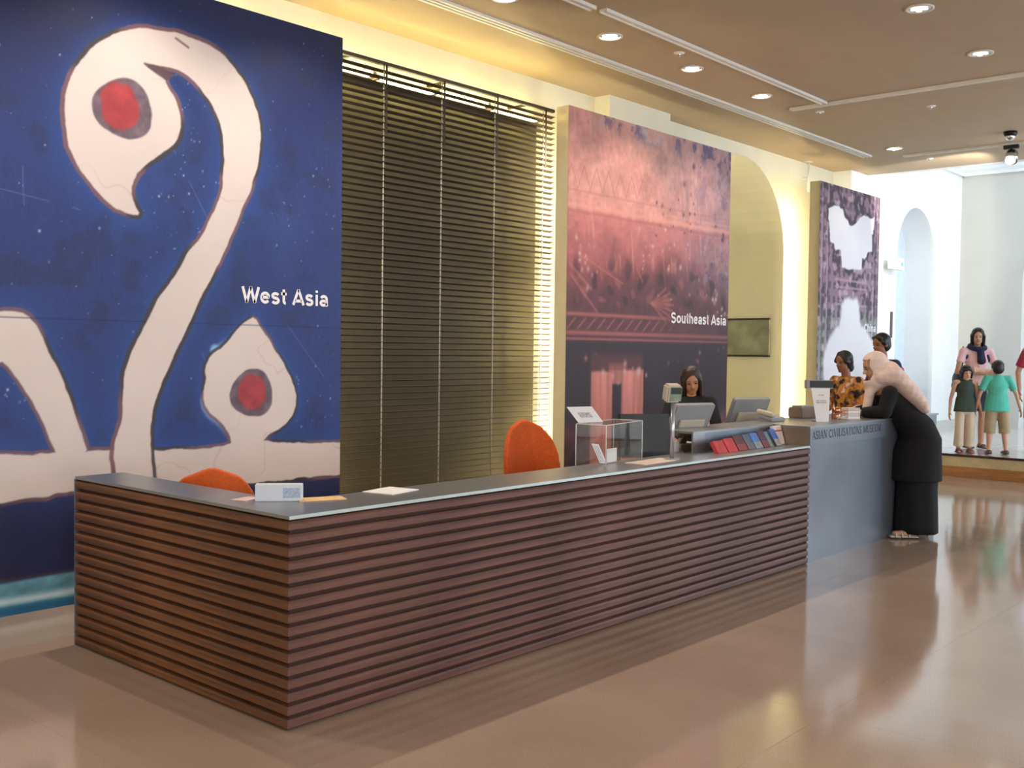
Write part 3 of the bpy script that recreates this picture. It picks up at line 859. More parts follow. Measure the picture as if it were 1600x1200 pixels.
def art_pink(X, Z):
    C = np.zeros(X.shape + (3,)) + np.array((212, 148, 136.0))
    n = fbm(X, Z, 1.0, 5); n2 = fbm(X, Z + 3, 6, 5); n3 = fbm(X, Z, 22, 3); wv = (fbm(X, Z, 3, 3) - 0.5)
    zz = Z + 0.35 * (n - 0.5)
    C = mixc(C, (220, 166, 150), sm(0.4, 0.62, n) * 0.7)
    C = mixc(C, (190, 108, 104), sm(3.05, 2.85, Z) * sm(2.2, 2.7, Z) * 0.75)
    C = mixc(C, (160, 84, 84), sm(2.8, 2.35, zz))
    C = mixc(C, (98, 58, 62), sm(2.5, 2.1, zz - 0.05 * (X - 5.2)) * 0.95)
    C = mixc(C, (64, 48, 54), sm(1.8, 1.6, Z))
    C = mixc(C, (150, 128, 142), sm(6.6, 8.6, X + 0.6 * n) * sm(1.9, 2.6, Z) * 0.6)
    C = mixc(C, (60, 60, 70), sm(7.0, 8.4, X) * sm(2.2, 1.7, Z) * 0.5)
    C = C * (0.86 + 0.28 * n2[..., None]) * (0.93 + 0.14 * n3[..., None])
    # vertical gouge marks, light streaks
    st = vnoise(X * 26 + Z * 3, Z * 4)
    C = mixc(C, (232, 176, 158), sm(0.72, 0.95, st) * 0.35 * sm(2.2, 2.6, Z))
    # chips of lilac along the top and the right
    ch = fbm(X * 1.3, Z, 7, 4)
    edge = sm(3.72, 3.9, Z + 0.12 * (X - 5.4) * 0.25) * 0.8 + sm(6.9, 8.4, X) * sm(2.0, 2.4, Z) * 0.55
    C = mixc(C, (112, 96, 128), sm(0.55, 0.68, ch) * np.clip(edge, 0, 1))
    C = mixc(C, (190, 178, 186), sm(0.62, 0.74, fbm(X + 4, Z, 8, 3)) * np.clip(edge, 0, 1) * 0.7)
    # mouldings
    for z, wd, cc, s in ((2.99, 0.028, (236, 160, 140), 1), (3.055, 0.018, (228, 150, 134), .8), (2.93, 0.02, (176, 92, 90), .7), (3.13, 0.014, (192, 112, 106), .6), (2.86, 0.013, (214, 130, 118), .5)):
        C = mixc(C, cc, np.clip(1.3 - np.abs(Z - z - 0.02 * wv) / wd, 0, 1) * 0.62 * s)
    zig = np.abs(((X - 5.28) / 0.2) % 1 - 0.5) * 2
    zi = np.abs(Z - (3.14 + 0.24 * zig ** 0.8)) / 0.03
    C = mixc(C, (176, 96, 92), np.clip(1.1 - zi, 0, 1) * 0.42 * sm(6.9, 6.3, X))
    C = mixc(C, (236, 176, 160), np.clip(1.1 - np.abs(Z - (3.17 + 0.24 * zig ** 0.8)) / 0.02, 0, 1) * 0.3 * sm(6.9, 6.3, X))
    # carved relief: diagonals, petals, flecks
    rel = np.sin(14 * X + 9 * Z + 8 * fbm(X, Z, 2.2, 3)) * np.sin(11 * Z - 7 * X + 6 * n)
    C = mixc(C, (186, 108, 98), sm(0.45, 0.95, rel) * sm(1.98, 2.1, Z) * sm(2.85, 2.4, Z) * 0.42)
    C = mixc(C, (48, 34, 40), sm(0.4, 0.95, -rel) * sm(1.98, 2.1, Z) * sm(2.75, 2.3, Z) * 0.5)
    for a, b, wd in (((5.28, 2.42), (5.62, 2.2), .022), ((5.28, 2.33), (5.72, 1.98), .018), ((5.45, 2.52), (6.15, 2.28), .014), ((6.4, 2.45), (6.5, 2.32), .016)):
        C = mixc(C, (190, 114, 102), line(X, Z, a, b, wd) * 0.55)
    for k in range(7):
        a = -0.9 + k * 0.3
        C = mixc(C, (176, 104, 96), line(X, Z, (6.68, 2.1), (6.68 + 0.42 * math.cos(a), 2.1 + 0.22 * math.sin(a)), .02) * 0.6)
    C = specks(X, Z, 0, 0, 0, 0, 60, 4, C, (226, 188, 172), (0.01, 0.028), [(6.9, 2.5, 0.15, 0.2), (7.9, 2.3, 0.2, 0.12), (6.6, 2.55, 0.12, 0.15), (5.5, 2.5, .08, .12), (7.2, 2.75, 0.2, 0.1), (8.15, 2.05, 0.08, 0.05)])
    C = specks(X, Z, 0, 0, 0, 0, 40, 14, C, (60, 48, 62), (0.01, 0.03), [(7.6, 3.3, 0.3, 0.2), (8.1, 3.05, 0.12, 0.2), (7.0, 3.0, 0.2, 0.2), (7.8, 2.4, 0.2, 0.1)])
    # plain border rails and rope moulding
    for z, wd in ((1.95, 0.022), (1.768, 0.024), (1.71, 0.014)):
        C = mixc(C, (178, 104, 98), np.clip(1.3 - np.abs(Z - z) / wd, 0, 1) * (0.85 - 0.45 * sm(6.4, 7.2, X) * (1 if z > 1.9 else 0.4)))
    rope = np.sin((X * 1.0 - Z * 1.2) * 2 * PI / 0.16)
    C = mixc(C, (168, 98, 92), sm(0.5, 0.95, rope) * sm(1.79, 1.82, Z) * sm(1.93, 1.9, Z) * 0.7 * sm(7.4, 6.6, X))
    low = sm(1.70, 1.66, Z)
    C = mixc(C, (56, 44, 50), low * 0.8)
    # two pale fluted pillars
    def pil(xa, xb, zt):
        return sm(xa - 0.012, xa + 0.02, X + 0.012 * wv) * sm(xb + 0.012, xb - 0.02, X + 0.012 * wv) * sm(zt + 0.03, zt - 0.02, Z + 0.03 * (n2 - 0.5))
    pc = np.array((216, 138, 126.0)) * (0.84 + 0.3 * vnoise(X * 24, Z * 1.5)[..., None])
    pm = np.maximum(pil(5.63, 6.0, 1.39), pil(6.15, 6.55, 1.40))
    pm = np.maximum(pm, sm(5.9, 5.95, X) * sm(6.25, 6.2, X) * sm(1.24, 1.28, Z) * sm(1.5, 1.44, Z) * 0.85)
    C = C + (pc - C) * pm[..., None]
    C = mixc(C, (120, 66, 66), sm(1.38, 1.42, Z) * sm(1.62, 1.5, Z) * sm(5.6, 5.66, X) * sm(6.56, 6.5, X) * 0.6)
    C = specks(X, Z, 0, 0, 0, 0, 12, 9, C, (206, 172, 164), (0.02, 0.035), [(6.1, 1.38, 0.18, 0.05), (6.4, 1.4, 0.1, 0.04)])
    C = specks(X, Z, 0, 0, 0, 0, 9, 19, C, (190, 120, 104), (0.015, 0.03), [(5.5, 1.55, 0.2, 0.05), (7.6, 1.55, 0.3, 0.05)])
    C = mixc(C, (142, 92, 118), sm(7.5, 7.95, X) * sm(1.05, 0.8, Z) * sm(0.35, 0.62, n2) * 0.75)
    C = mixc(C, (120, 58, 62), sm(0.95, 0.75, Z) * sm(0.35, 0.65, fbm(X, Z, 3, 4)) * sm(7.2, 6.6, X) * (1 - pm) * 0.75)
    return C


def art_screen(X, Z):
    n = fbm(X, Z, 1.2, 4); n2 = fbm(X, Z, 7, 5)
    C = np.zeros(X.shape + (3,)) + np.array((148, 118, 136.0))
    C = mixc(C, (146, 156, 146), sm(2.55, 1.9, Z + 0.2 * n))
    C = mixc(C, (138, 176, 150), sm(2.3, 1.9, Z) * sm(11.9, 12.4, X) * 0.6)
    # fretwork: posts and rails with dark gaps
    gx = np.abs(((X - 10.6) / 0.16 + 0.35 * vnoise(X * 2, Z * 5)) % 1 - 0.5) * 2
    gz = np.abs(((Z) / 0.19 + 0.35 * vnoise(X * 5, Z * 2)) % 1 - 0.5) * 2
    fr = np.maximum(gx, gz)
    C = mixc(C, (58, 46, 58), sm(0.62, 0.35, fr) * 0.55)
    C = mixc(C, (66, 52, 66), sm(0.52, 0.66, n2) * 0.7 * sm(1.6, 2.6, Z) + sm(0.55, 0.7, n2) * 0.25)
    C = mixc(C, (214, 190, 206), sm(0.56, 0.7, fbm(X + 7, Z + 2, 9, 4)) * 0.6)
    C = mixc(C, (64, 50, 64), (line(X, Z, (10.65, 3.62), (12.64, 3.62), .03) + line(X, Z, (10.65, 3.86), (12.64, 3.86), .02)) * 0.4 * (n2 > .45))
    for x in (10.72, 10.9, 12.45, 12.58):
        C = mixc(C, (182, 150, 166), np.clip(1.2 - np.abs(X - x) / 0.022, 0, 1) * 0.7)
        C = mixc(C, (70, 54, 68), np.clip(1.2 - np.abs(X - x - 0.05) / 0.016, 0, 1) * 0.6)
    for z in (2.62, 2.52, 2.28):
        m = np.clip(1.2 - np.abs(Z - z) / 0.022, 0, 1) * sm(11.1, 11.2, X) * sm(12.3, 12.2, X)
        C = mixc(C, (188, 158, 168), m * 0.8)
    wob = (fbm(X, Z, 8, 3) - 0.5) * 0.05
    o1 = sdf(OPEN1, X, Z) + wob
    o2 = sdf(chaikin(OPEN2, 1), X, Z) + wob * 1.5
    wh = np.array((238, 236, 240.0)) * (0.96 + 0.06 * n[..., None])
    C = mixc(C, (52, 44, 54), sm(0.09, 0.03, o1) * sm(0.35, 0.55, vnoise(X * 9, Z * 9)) * 0.9)
    C = C + (wh - C) * sm(0.012, -0.012, o1)[..., None]
    C = mixc(C, (176, 160, 170), sm(0.07, 0.02, o2) * 0.6)
    C = C + (wh * 1.02 - C) * sm(0.05, -0.03, o2)[..., None]
    return C


def panel(label, x0, x1, fn, step, words, z1=3.92):
    r = empty('display_panel', (x0, 2.71, 0)); tag(r, label, 'display panel', 'tall printed panels standing along the wall')
    wd = x1 - x0
    bm = bmesh.new(); bbox(bm, 0, wd, 0.003, 0.148, 0.0, z1); fin('panel_body', bm, M_side, r)
    art_face('printed_face', x0, x1, 0.0, z1, step, fn, 0.0, M_print, r)
    for s, x, z, size, xs, b in words:
        lettering('lettering', s, SANS, size, xs, M_letter, r, basis((x - x0, -0.0012, z), (1, 0, 0), (0, 0, 1), (0, -1, 0)), b)
    return r


panel('huge deep blue panel with white looping script and red dots, reading West Asia', -0.95, 2.49, art_blue, 0.0056, [('West Asia', 1.607, 1.902, 0.112, 0.765, .19)])
panel('tall pink and brown carved-relief panel reading Southeast Asia behind the receptionist', 5.231, 8.273, art_pink, 0.0085, [('Southeast Asia', 7.055, 1.908, 0.114, 1.18, .19)])
panel('furthest and narrowest panel, purple carved screen with white gaps', 10.645, 12.643, art_screen, 0.012, [('China', 12.17, 1.92, 0.112, 0.43, .19)], 3.9)

# ------------------------------------------------------------------ venetian blind
bl = empty('venetian_blind', (2.52, 3.12, 0)); tag(bl, 'wide dark brown venetian blind hanging between the blue and pink panels', 'blind')
BW = 5.50 - 2.52
box('head_rail', 0, BW, -0.022, 0.022, 3.945, 3.975, M_blind, bl, 0.003)
box('bottom_rail', 0, BW, -0.026, 0.026, 0.30, 0.325, M_blind, bl, 0.003)
for x in (0.4, 1.5, 2.6): box('wall_bracket', x - 0.015, x + 0.015, 0.022, YW - 3.12, 3.95, 3.97, M_cordd, bl)
bm = bmesh.new()
_n = 6; _vs = []
for side in (0, BW):
    row = []
    for k in range(_n + 1):
        u = -1 + 2 * k / _n
        row.append((side, 0.026 * u, 0.004 * (1 - u * u) - 0.005 * u))
    _vs.append(row)
for k in range(_n):
    for dz in (0.0019, -0.0019):
        bm.faces.new([bm.verts.new((p[0], p[1], p[2] + dz)) for p in (_vs[0][k], _vs[0][k + 1], _vs[1][k + 1], _vs[1][k])])
for row in _vs:
    bm.faces.new([bm.verts.new((p[0], p[1], p[2] + 0.0019)) for p in row] + [bm.verts.new((p[0], p[1], p[2] - 0.0019)) for p in reversed(row)])
for k in (0, _n):
    bm.faces.new([bm.verts.new((s, _vs[0][k][1], _vs[0][k][2] + d)) for s, d in ((0, .0019), (BW, .0019), (BW, -.0019), (0, -.0019))])
bmesh.ops.remove_doubles(bm, verts=bm.verts, dist=1e-5)
bmesh.ops.recalc_face_normals(bm, faces=bm.faces)
sl_me = bpy.data.meshes.new('slat'); bm.to_mesh(sl_me); bm.free(); sl_me.materials.append(M_blind)
z = 3.895
while z > 0.34:
    o = bpy.data.objects.new('slat', sl_me); COL.objects.link(o); o.parent = bl; o.location = (0, 0, z)
    z -= 0.0536
for x in (3.27, 3.95, 4.645, 5.35):
    tube('ladder_cord', (x - 2.52, 0.004, 0.31), (x - 2.52, 0.004, 3.95), 0.0065, M_cord, bl, 8)
    box('ladder_tape', x - 2.52 - 0.011, x - 2.52 + 0.011, -0.031, -0.029, 3.38, 3.95, M_cordd, bl)

# ------------------------------------------------------------------ exit sign, wall plate, niche sign
t = empty('exit_sign', (14.0, 3.1, 3.03)); tag(t, 'white lit emergency exit sign with green marking beside the far arch', 'exit sign')
M_exit = mat('exit_sign_face', (235, 245, 236), 0.4, emis=1.3, ecol=(0.85, 1.0, 0.88)); M_green = mat('exit_green', (60, 190, 120), 0.4, emis=0.6, ecol=(0.1, 0.7, 0.3))
box('housing', -0.30, 0.22, -0.16, -0.10, -0.09, 0.1, M_trim, t, 0.006)
box('sign_face', -0.285, 0.205, -0.163, -0.16, -0.078, 0.088, M_exit, t)
box('arrow', 0.1, 0.18, -0.1645, -0.163, -0.03, 0.04, M_green, t)
box('bracket', -0.06, -0.02, -0.10, 0.0, 0.0, 0.04, M_trim, t)
t = tag(box('wall_plate', 14.11, 14.19, 3.085, 3.1, 1.86, 2.28, mat('dark_bronze', (84, 80, 84), 0.4, 0.5), None, 0.003), 'slim dark vertical plate on the white wall beside the far arch', 'wall plate')
t = empty('wall_sign', (10.95, 3.56, 1.56)); tag(t, 'grey glass information sign with black top and bottom rails inside the arched niche', 'sign')
box('sign_panel', -0.03, -0.012, 0.0, 0.95, 0.0, 0.5, mat('sign_grey_green', (138, 142, 128), 0.3, var=0.15, scale=4), t)
box('rail', -0.04, 0.0, 0.0, 0.95, 0.5, 0.525, M_black, t); box('rail', -0.04, 0.0, 0.0, 0.95, -0.025, 0.0, M_black, t)

# ------------------------------------------------------------------ reception desk
desk = empty('reception_desk', (0, 0, 0)); tag(desk, 'long L-shaped reception desk clad in horizontal dark wood slats with grey steel top', 'reception desk')
HD = 0.9; W = 1.85; LW = 4.8; LE = 7.5
box('front_backing', 0.022, LW, 0.022, 0.30, 0.0, HD - 0.03, M_dark, desk)
box('side_backing', 0.022, 0.24, 0.30, W, 0.0, HD - 0.03, M_dark, desk)
box('end_cap', 0.0, 0.25, W, W + 0.012, 0.0, HD - 0.014, M_steelp, desk)
NS = 16; P_ = (HD - 0.016) / NS


def slat_mesh(L, axis):
    """rounded slat, flat face out, tapering to the backing; mitred at the outer corner"""
    pr_ = [(0.022, 0.004), (0.006, 0.006), (0.0, 0.012), (0.0, P_ - 0.020), (0.006, P_ - 0.010), (0.022, P_ - 0.006)]
    bm = bmesh.new()
    A = [bm.verts.new((d, d, z) if axis == 'x' else (d, d, z)) for d, z in pr_]
    if axis == 'x': B = [bm.verts.new((L, d, z)) for d, z in pr_]
    else: B = [bm.verts.new((d, L, z)) for d, z in pr_]
    for k in range(len(pr_)):
        k2 = (k + 1) % len(pr_); bm.faces.new((A[k], A[k2], B[k2], B[k]))
    bm.faces.new(A); bm.faces.new(B)
    bmesh.ops.recalc_face_normals(bm, faces=bm.faces)
    me = bpy.data.meshes.new('slat'); bm.to_mesh(me); bm.free()
    me.materials.append(M_slat if axis == 'x' else M_slat2)
    return me


def slat_variant(me, k):
    return me


mf = slat_mesh(LW + 0.0, 'x'); ms = slat_mesh(W, 'y')
for k in range(NS):
    for me in (mf, ms):
        o = bpy.data.objects.new('slat', me); COL.objects.link(o); o.parent = desk; o.location = (0, 0, k * P_ + 0.002)
# steel ledge: one L of folded sheet
bm = bmesh.new()
L0 = [(0, 0), (LE - 0.0, 0), (LE, 0.36), (0.27, 0.36), (0.27, W), (0, W)]
L0 = [(0, -0.004), (LW, -0.004), (LW, 0.36), (0.27, 0.36), (0.27, W), (0, W)]
a = [bm.verts.new((x, y, HD - 0.014)) for x, y in L0]; b = [bm.verts.new((x, y, HD)) for x, y in L0]
for k in range(6): bm.faces.new((a[k], a[(k + 1) % 6], b[(k + 1) % 6], b[k]))
bm.faces.new(a); bm.faces.new(b)
tag(fin('ledge', bm, M_steel, desk), 'grey brushed steel ledge')
box('edge_strip', 0.0, LW, -0.006, -0.004, HD - 0.014, HD + 0.001, M_edge, desk)
box('ledge_fascia', 0.262, LW, 0.352, 0.36, 0.74, HD - 0.014, M_steelp, desk)
box('ledge_fascia', 0.262, 0.27, 0.36, W, 0.74, HD - 0.014, M_steelp, desk)
M_work = mat('worktop_laminate', (176, 160, 138), 0.4)
box('worktop', 0.27, 7.3, 0.36, 0.95, 0.715, 0.74, M_work, desk)
box('worktop', 0.27, 0.45, 0.95, W, 0.715, 0.74, M_work, desk)
box('inner_panel', 0.9, 7.3, 0.30, 0.33, 0.0, 0.715, M_steelp, desk)
# steel part with the raised counter
box('steel_front', LW, LE, 0.014, 0.034, 0.0, HD - 0.0, M_steelp, desk)
box('steel_front_upper', LW + 1.5, LE, 0.012, 0.034, HD, 1.03, M_steelp, desk)
box('plinth', LW, LE - 0.01, 0.05, 0.3, 0.0, 0.08, M_dark, desk)
box('fascia', LW - 0.02, LW + 1.5, -0.006, 0.034, HD - 0.012, 1.03, M_steelp, desk, 0.003)
box('steel_end', LE - 0.02, LE, 0.034, 0.62, 0.0, 1.03, M_steelp, desk)
box('counter_top', LW - 0.02, LE, -0.006, 0.62, 1.03, 1.045, M_steel, desk)
box('counter_top', 3.62, LW - 0.02, 0.30, 0.62, 1.03, 1.045, M_steel, desk)
box('brochure_riser', 3.78, LW - 0.02, 0.30, 0.312, HD, 1.03, M_steelp, desk)
box('return_panel', LW - 0.022, LW - 0.012, 0.0, 0.30, HD, 1.03, mat('steel_reflection_taupe', (150, 132, 112), 0.35, 0.5), desk)  # taupe base colour stands in for a brownish reflection in the steel
box('shelf_end', 3.62, 3.78, 0.30, 0.312, HD, 1.03, M_steel, desk)
M_ink = mat('engraved_ink', (34, 34, 38), 0.6)
lettering('engraved_lettering', 'ASIAN CIVILISATIONS MUSEUM', SERIF, 0.062, 1.31, M_ink, desk, basis((LW + 0.015, -0.0065, 0.945), (1, 0, 0), (0, 0, 1), (0, -1, 0)), .15, 0.0004)

# ------------------------------------------------------------------ chairs


def chair(x, y, rz, topz, label, wd=0.52):
    r = empty('swivel_chair', (x, y, 0), rz, label, 'chair', 'orange swivel chairs behind the desk')
    # shell back: egg outline, curved, thick
    bm = bmesh.new()
    nu, nv = 12, 12
    hb = 0.56; z0 = topz - hb
    def P(i, j, off):
        v = j / nv; u = -1 + 2 * i / nu
        hw = wd / 2 * (math.sqrt(max(0.0, 1 - max(0, (v - 0.35) / 0.65) ** 2.4)) * (0.86 + 0.14 * min(1, v / 0.35)))
        hw = max(hw, 0.02)
        return Vector((u * hw, -0.09 + 0.12 * (u * hw / 0.26) ** 2 - 0.05 * v + off, z0 + hb * v - (0.0 if v < 1 else 0)))
    F = [[bm.verts.new(P(i, j, 0.0)) for j in range(nv + 1)] for i in range(nu + 1)]
    B = [[bm.verts.new(P(i, j, -0.055)) for j in range(nv + 1)] for i in range(nu + 1)]
    for i in range(nu):
        for j in range(nv):
            bm.faces.new((F[i][j], F[i + 1][j], F[i + 1][j + 1], F[i][j + 1])); bm.faces.new((B[i][j], B[i][j + 1], B[i + 1][j + 1], B[i + 1][j]))
    for i in range(nu):
        bm.faces.new((F[i][0], B[i][0], B[i + 1][0], F[i + 1][0])); bm.faces.new((F[i][nv], F[i + 1][nv], B[i + 1][nv], B[i][nv]))
    for j in range(nv):
        bm.faces.new((F[0][j], F[0][j + 1], B[0][j + 1], B[0][j])); bm.faces.new((F[nu][j], B[nu][j], B[nu][j + 1], F[nu][j + 1]))
    o = remesh('backrest', bm, M_orange, r, 0.009, 14)
    bm = bmesh.new(); ell(bm, (0, 0.14, z0 - 0.02), (0.25, 0.24, 0.055)); fin('seat', bm, M_orange, r, True)
    bm = bmesh.new(); caps(bm, (0, -0.1, z0 + 0.1), (0, 0.05, z0 - 0.07), 0.022, 0.022, 1.6); fin('back_bracket', bm, M_black, r, True)
    tube('gas_column', (0, 0.14, 0.1), (0, 0.14, z0 - 0.06), 0.026, M_chrome, r)
    for k in range(5):
        a = 2 * PI * k / 5 + 0.3; e = Vector((0.29 * math.cos(a), 0.14 + 0.29 * math.sin(a), 0.075))
        bm = bmesh.new(); caps(bm, (0, 0.14, 0.12), e, 0.022, 0.014); fin('leg', bm, M_black, r, True)
        bm = bmesh.new(); cyl(bm, e + Vector((-0.02 * math.sin(a), 0.02 * math.cos(a), -0.045)), e + Vector((0.02 * math.sin(a), -0.02 * math.cos(a), -0.045)), 0.029, 14); fin('castor', bm, M_black, r, True)
    return r


chair(0.50, 1.36, -0.5, 0.965, 'orange swivel chair nearest the camera, behind the short wing of the desk')
chair(2.83, 1.04, 2.9, 1.115, 'orange swivel chair in front of the blind, left of the clear box', 0.455)
chair(5.40, 1.36, 0.3, 1.03, 'left one of the two orange chair tops peeking over the brochure shelf', 0.48)
chair(6.02, 1.42, -0.2, 1.03, 'right one of the two orange chair tops peeking over the brochure shelf', 0.48)

# ------------------------------------------------------------------ things on the desk
ZL = 0.90
t = empty('card_holder', (0.30, 0.43, 0.74), -0.75, 'small white box of leaflets on the worktop by the desk corner', 'leaflet box')
t.location = (0.245, 0.40, 0.9005); t.rotation_euler[2] = -0.72
box('box_body', -0.105, 0.105, -0.03, 0.03, 0.0, 0.075, mat('card_pale_blue', (206, 212, 220), 0.7, var=0.02), t, 0.002)
box('label_print', 0.02, 0.095, -0.0315, -0.03, 0.015, 0.06, mat('pale_print', (170, 184, 204), 0.7, var=0.1, scale=90), t)
t = tag(box('leaflet', -0.11, 0.11, -0.05, 0.05, 0, 0.004, mat('leaflet_orange', (236, 190, 128), 0.7), None), 'orange-tinted leaflet lying right of the small white box', 'leaflet'); t.location = (0.42, 0.44, 0.9); t.location = (0.40, 0.30, 0.9005); t.rotation_euler[2] = -0.4
t = tag(box('leaflet', -0.06, 0.06, -0.04, 0.04, 0, 0.003, mat('leaflet_pink', (226, 196, 190), 0.7), None), 'pale pink leaflet poking out left of the small white box', 'leaflet'); t.location = (0.16, 0.53, 0.9005); t.rotation_euler[2] = 0.3
t = tag(box('paper_sheet', -0.11, 0.11, -0.09, 0.09, 0, 0.003, M_white, None), 'white sheet lying at the inner edge of the ledge below the blind', 'paper'); t.location = (0.82, 0.285, 0.9005); t.rotation_euler[2] = 0.2
t = tag(box('paper_sheet', -0.21, 0.21, -0.075, 0.075, 0, 0.004, mat('paper_pinkish', (232, 206, 192), 0.7), None), 'wide pale sheet lying on the ledge right of the clear box', 'paper'); t.location = (2.93, 0.17, 0.9005); t.rotation_euler[2] = 0.05

# clear collection box: rotated
A0 = Vector((2.45, 0.055, 0)); ang = math.atan2(0.14, 0.52)
t = empty('donation_box', (2.43, 0.17, 0.9), 0.20, 'clear acrylic box on the ledge holding leaflets, with a tilted sign on its lid', 'acrylic box')
bxw, bxd, bxh = 0.55, 0.20, 0.25


def pl_(n, *a, m=M_acryl): return box(n, *a, m, t)


pl_('side_pane', 0, bxw, 0, 0.004, 0, bxh); pl_('side_pane', 0, bxw, bxd - 0.004, bxd, 0, bxh)
pl_('side_pane', 0, 0.004, 0.004, bxd - 0.004, 0, bxh); pl_('side_pane', bxw - 0.004, bxw, 0.004, bxd - 0.004, 0, bxh)
pl_('lid', 0, bxw, 0, bxd, bxh, bxh + 0.004)
M_pol = mat('polished_edge', (214, 214, 204), 0.3, var=0.02)
for a_, b_ in ((0, 0), (bxw, 0), (0, bxd), (bxw, bxd)):
    tube('edge', (a_, b_, 0), (a_, b_, bxh + 0.004), 0.0028, M_pol, t, 8)
for p, q in (((0, 0), (bxw, 0)), ((bxw, 0), (bxw, bxd)), ((bxw, bxd), (0, bxd)), ((0, bxd), (0, 0))):
    tube('edge', (*p, bxh + 0.003), (*q, bxh + 0.003), 0.0026, M_pol, t, 8)
t = empty('tilted_sign', (2.52, 0.36, 1.156), 0.0, 'small white sign with grey print tilted on top of the clear box', 'sign')
mt = basis((0, 0, 0.0), (0.92, -0.3, 0), (-0.13, -0.0, 0.11))
bm = bmesh.new(); bbox(bm, -0.085, 0.10, 0.0, 0.155, -0.003, 0.0, 0, mt); fin('card', bm, M_white, t)
bm = bmesh.new(); bbox(bm, -0.04, 0.05, 0.05, 0.10, -0.001, 0.0006, 0, mt); fin('print', bm, mat('faint_print', (196, 192, 192), 0.8, var=0.2, scale=70), t)
t = empty('leaflet', (2.42, 0.24, 0.906), 0.15, 'striped white leaflet leaning inside the left end of the clear box', 'leaflet', None)
mt = basis((0.16, 0.03, 0), (0.86, 0, -0.5 * 0 - 0.1), (-0.52, 0.1, 0.78)).to_4x4()
bm = bmesh.new(); bbox(bm, -0.045, 0.045, 0.0, 0.15, -0.002, 0.002, 0, mt); fin('sheet', bm, M_white, t)
for k in range(3):
    bm = bmesh.new(); bbox(bm, -0.03 + 0.022 * k, -0.024 + 0.022 * k, 0.01, 0.14, 0.002, 0.0028, 0, mt)
    bbox(bm, -0.03 + 0.022 * k, -0.024 + 0.022 * k, 0.01, 0.14, -0.0028, -0.002, 0, mt); fin('stripe', bm, mat('stripe_grey', (150, 126, 124), 0.7), t)
t = empty('leaflet', (2.66, 0.30, 0.906), 0.15, 'low pale leaflet standing beside the striped one inside the clear box', 'leaflet')
box('sheet', -0.05, 0.08, 0, 0.004, 0, 0.085, M_white, t)

# customer display on a pole (first)
t = empty('customer_display', (3.12, 0.15, ZL), 0.0, 'pale customer display with greenish screen on a tall steel pole', 'customer display')
tube('base', (0, 0, 0), (0, 0, 0.012), 0.05, M_greyp, t, 24)
tube('pole', (0, 0, 0.012), (0, 0, 0.365), 0.014, M_chrome if False else mat('pole_satin', (188, 190, 196), 0.25, 0.7), t)
mt = Matrix.Translation((-0.01, 0.0, 0.375)) @ Matrix.Rotation(-0.55, 4, 'Z') @ Matrix.Rotation(0.22, 4, 'X')
bm = bmesh.new(); bbox(bm, -0.055, 0.05, -0.03, 0.045, 0.0, 0.115, 0.012, mt); fin('housing', bm, M_beigep, t)
bm = bmesh.new(); bbox(bm, -0.035, 0.046, -0.034, -0.030, 0.012, 0.105, 0.001, mt); fin('screen', bm, mat('display_green_glass', (150, 176, 160), 0.1, 0.3, var=0.25, scale=9), t)
bm = bmesh.new(); bbox(bm, -0.03, 0.042, -0.0355, -0.034, 0.06, 0.1, 0.0, mt); fin('screen_window', bm, mat('display_dark', (64, 74, 72), 0.15), t)

# black flat monitor seen from behind
t = empty('monitor', (3.43, 0.56, 0.74), -0.55, 'black flat monitor seen from behind, right of the clear box', 'monitor')
bm = bmesh.new(); bbox(bm, -0.1, 0.1, -0.08, 0.1, 0, 0.015, 0.005); fin('stand_base', bm, M_black, t)
bm = bmesh.new(); bbox(bm, -0.035, 0.035, -0.02, 0.01, 0.015, 0.2, 0.004); fin('stand_neck', bm, M_black, t)
mt = Matrix.Translation((0, 0, 0.12)) @ Matrix.Rotation(-0.12, 4, 'X')
bm = bmesh.new(); bbox(bm, -0.19, 0.19, -0.005, 0.03, 0.0, 0.305, 0.006, mt); fin('screen_housing', bm, M_black, t)
bm = bmesh.new(); bbox(bm, -0.14, 0.14, -0.03, -0.005, 0.03, 0.25, 0.012, mt); fin('rear_cover', bm, M_black, t)
bm = bmesh.new(); bbox(bm, -0.175, 0.175, 0.03, 0.032, 0.015, 0.29, 0, mt); fin('screen', bm, mat('screen_blueish', (90, 110, 140), 0.2), t)


def pos_terminal(x, y, rz, label, s=1.0):
    t = empty('till_terminal', (x, y, 0.74), rz, label, 'till', 'till terminals behind the counter')
    B = lambda n, a, m, mt=None, bev=0.005: fin(n, (lambda b: (bbox(b, *[v * s for v in a], bev, mt), b)[1])(bmesh.new()), m, t)
    B('cash_drawer', (-0.2, 0.2, -0.2, 0.2, 0, 0.10), M_beigep)
    B('base_unit', (-0.13, 0.13, -0.14, 0.14, 0.10, 0.17), M_beigep)
    mt = Matrix.Translation((0, 0.02, 0.16 * s)) @ Matrix.Rotation(0.55, 4, 'X')
    B('screen_arm', (-0.03, 0.03, -0.02, 0.02, 0.0, 0.16), M_greyp, mt)
    mt = Matrix.Translation((0, -0.0, 0.22 * s)) @ Matrix.Rotation(0.5, 4, 'X')
    B('screen_housing', (-0.17, 0.17, -0.03, 0.015, 0.0, 0.27), M_greyp, mt, 0.008)
    B('screen', (-0.15, 0.15, 0.015, 0.018, 0.02, 0.25), mat('screen_light', (180, 190, 200), 0.2), mt, 0)
    B('rear_port_cover', (-0.11, 0.11, -0.05, -0.03, 0.03, 0.16), M_beigep, mt)
    B('card_reader', (0.17, 0.2, -0.05, 0.06, 0.17, 0.23), M_beigep, Matrix.Translation((0, 0, 0.12 * s)))
    return t


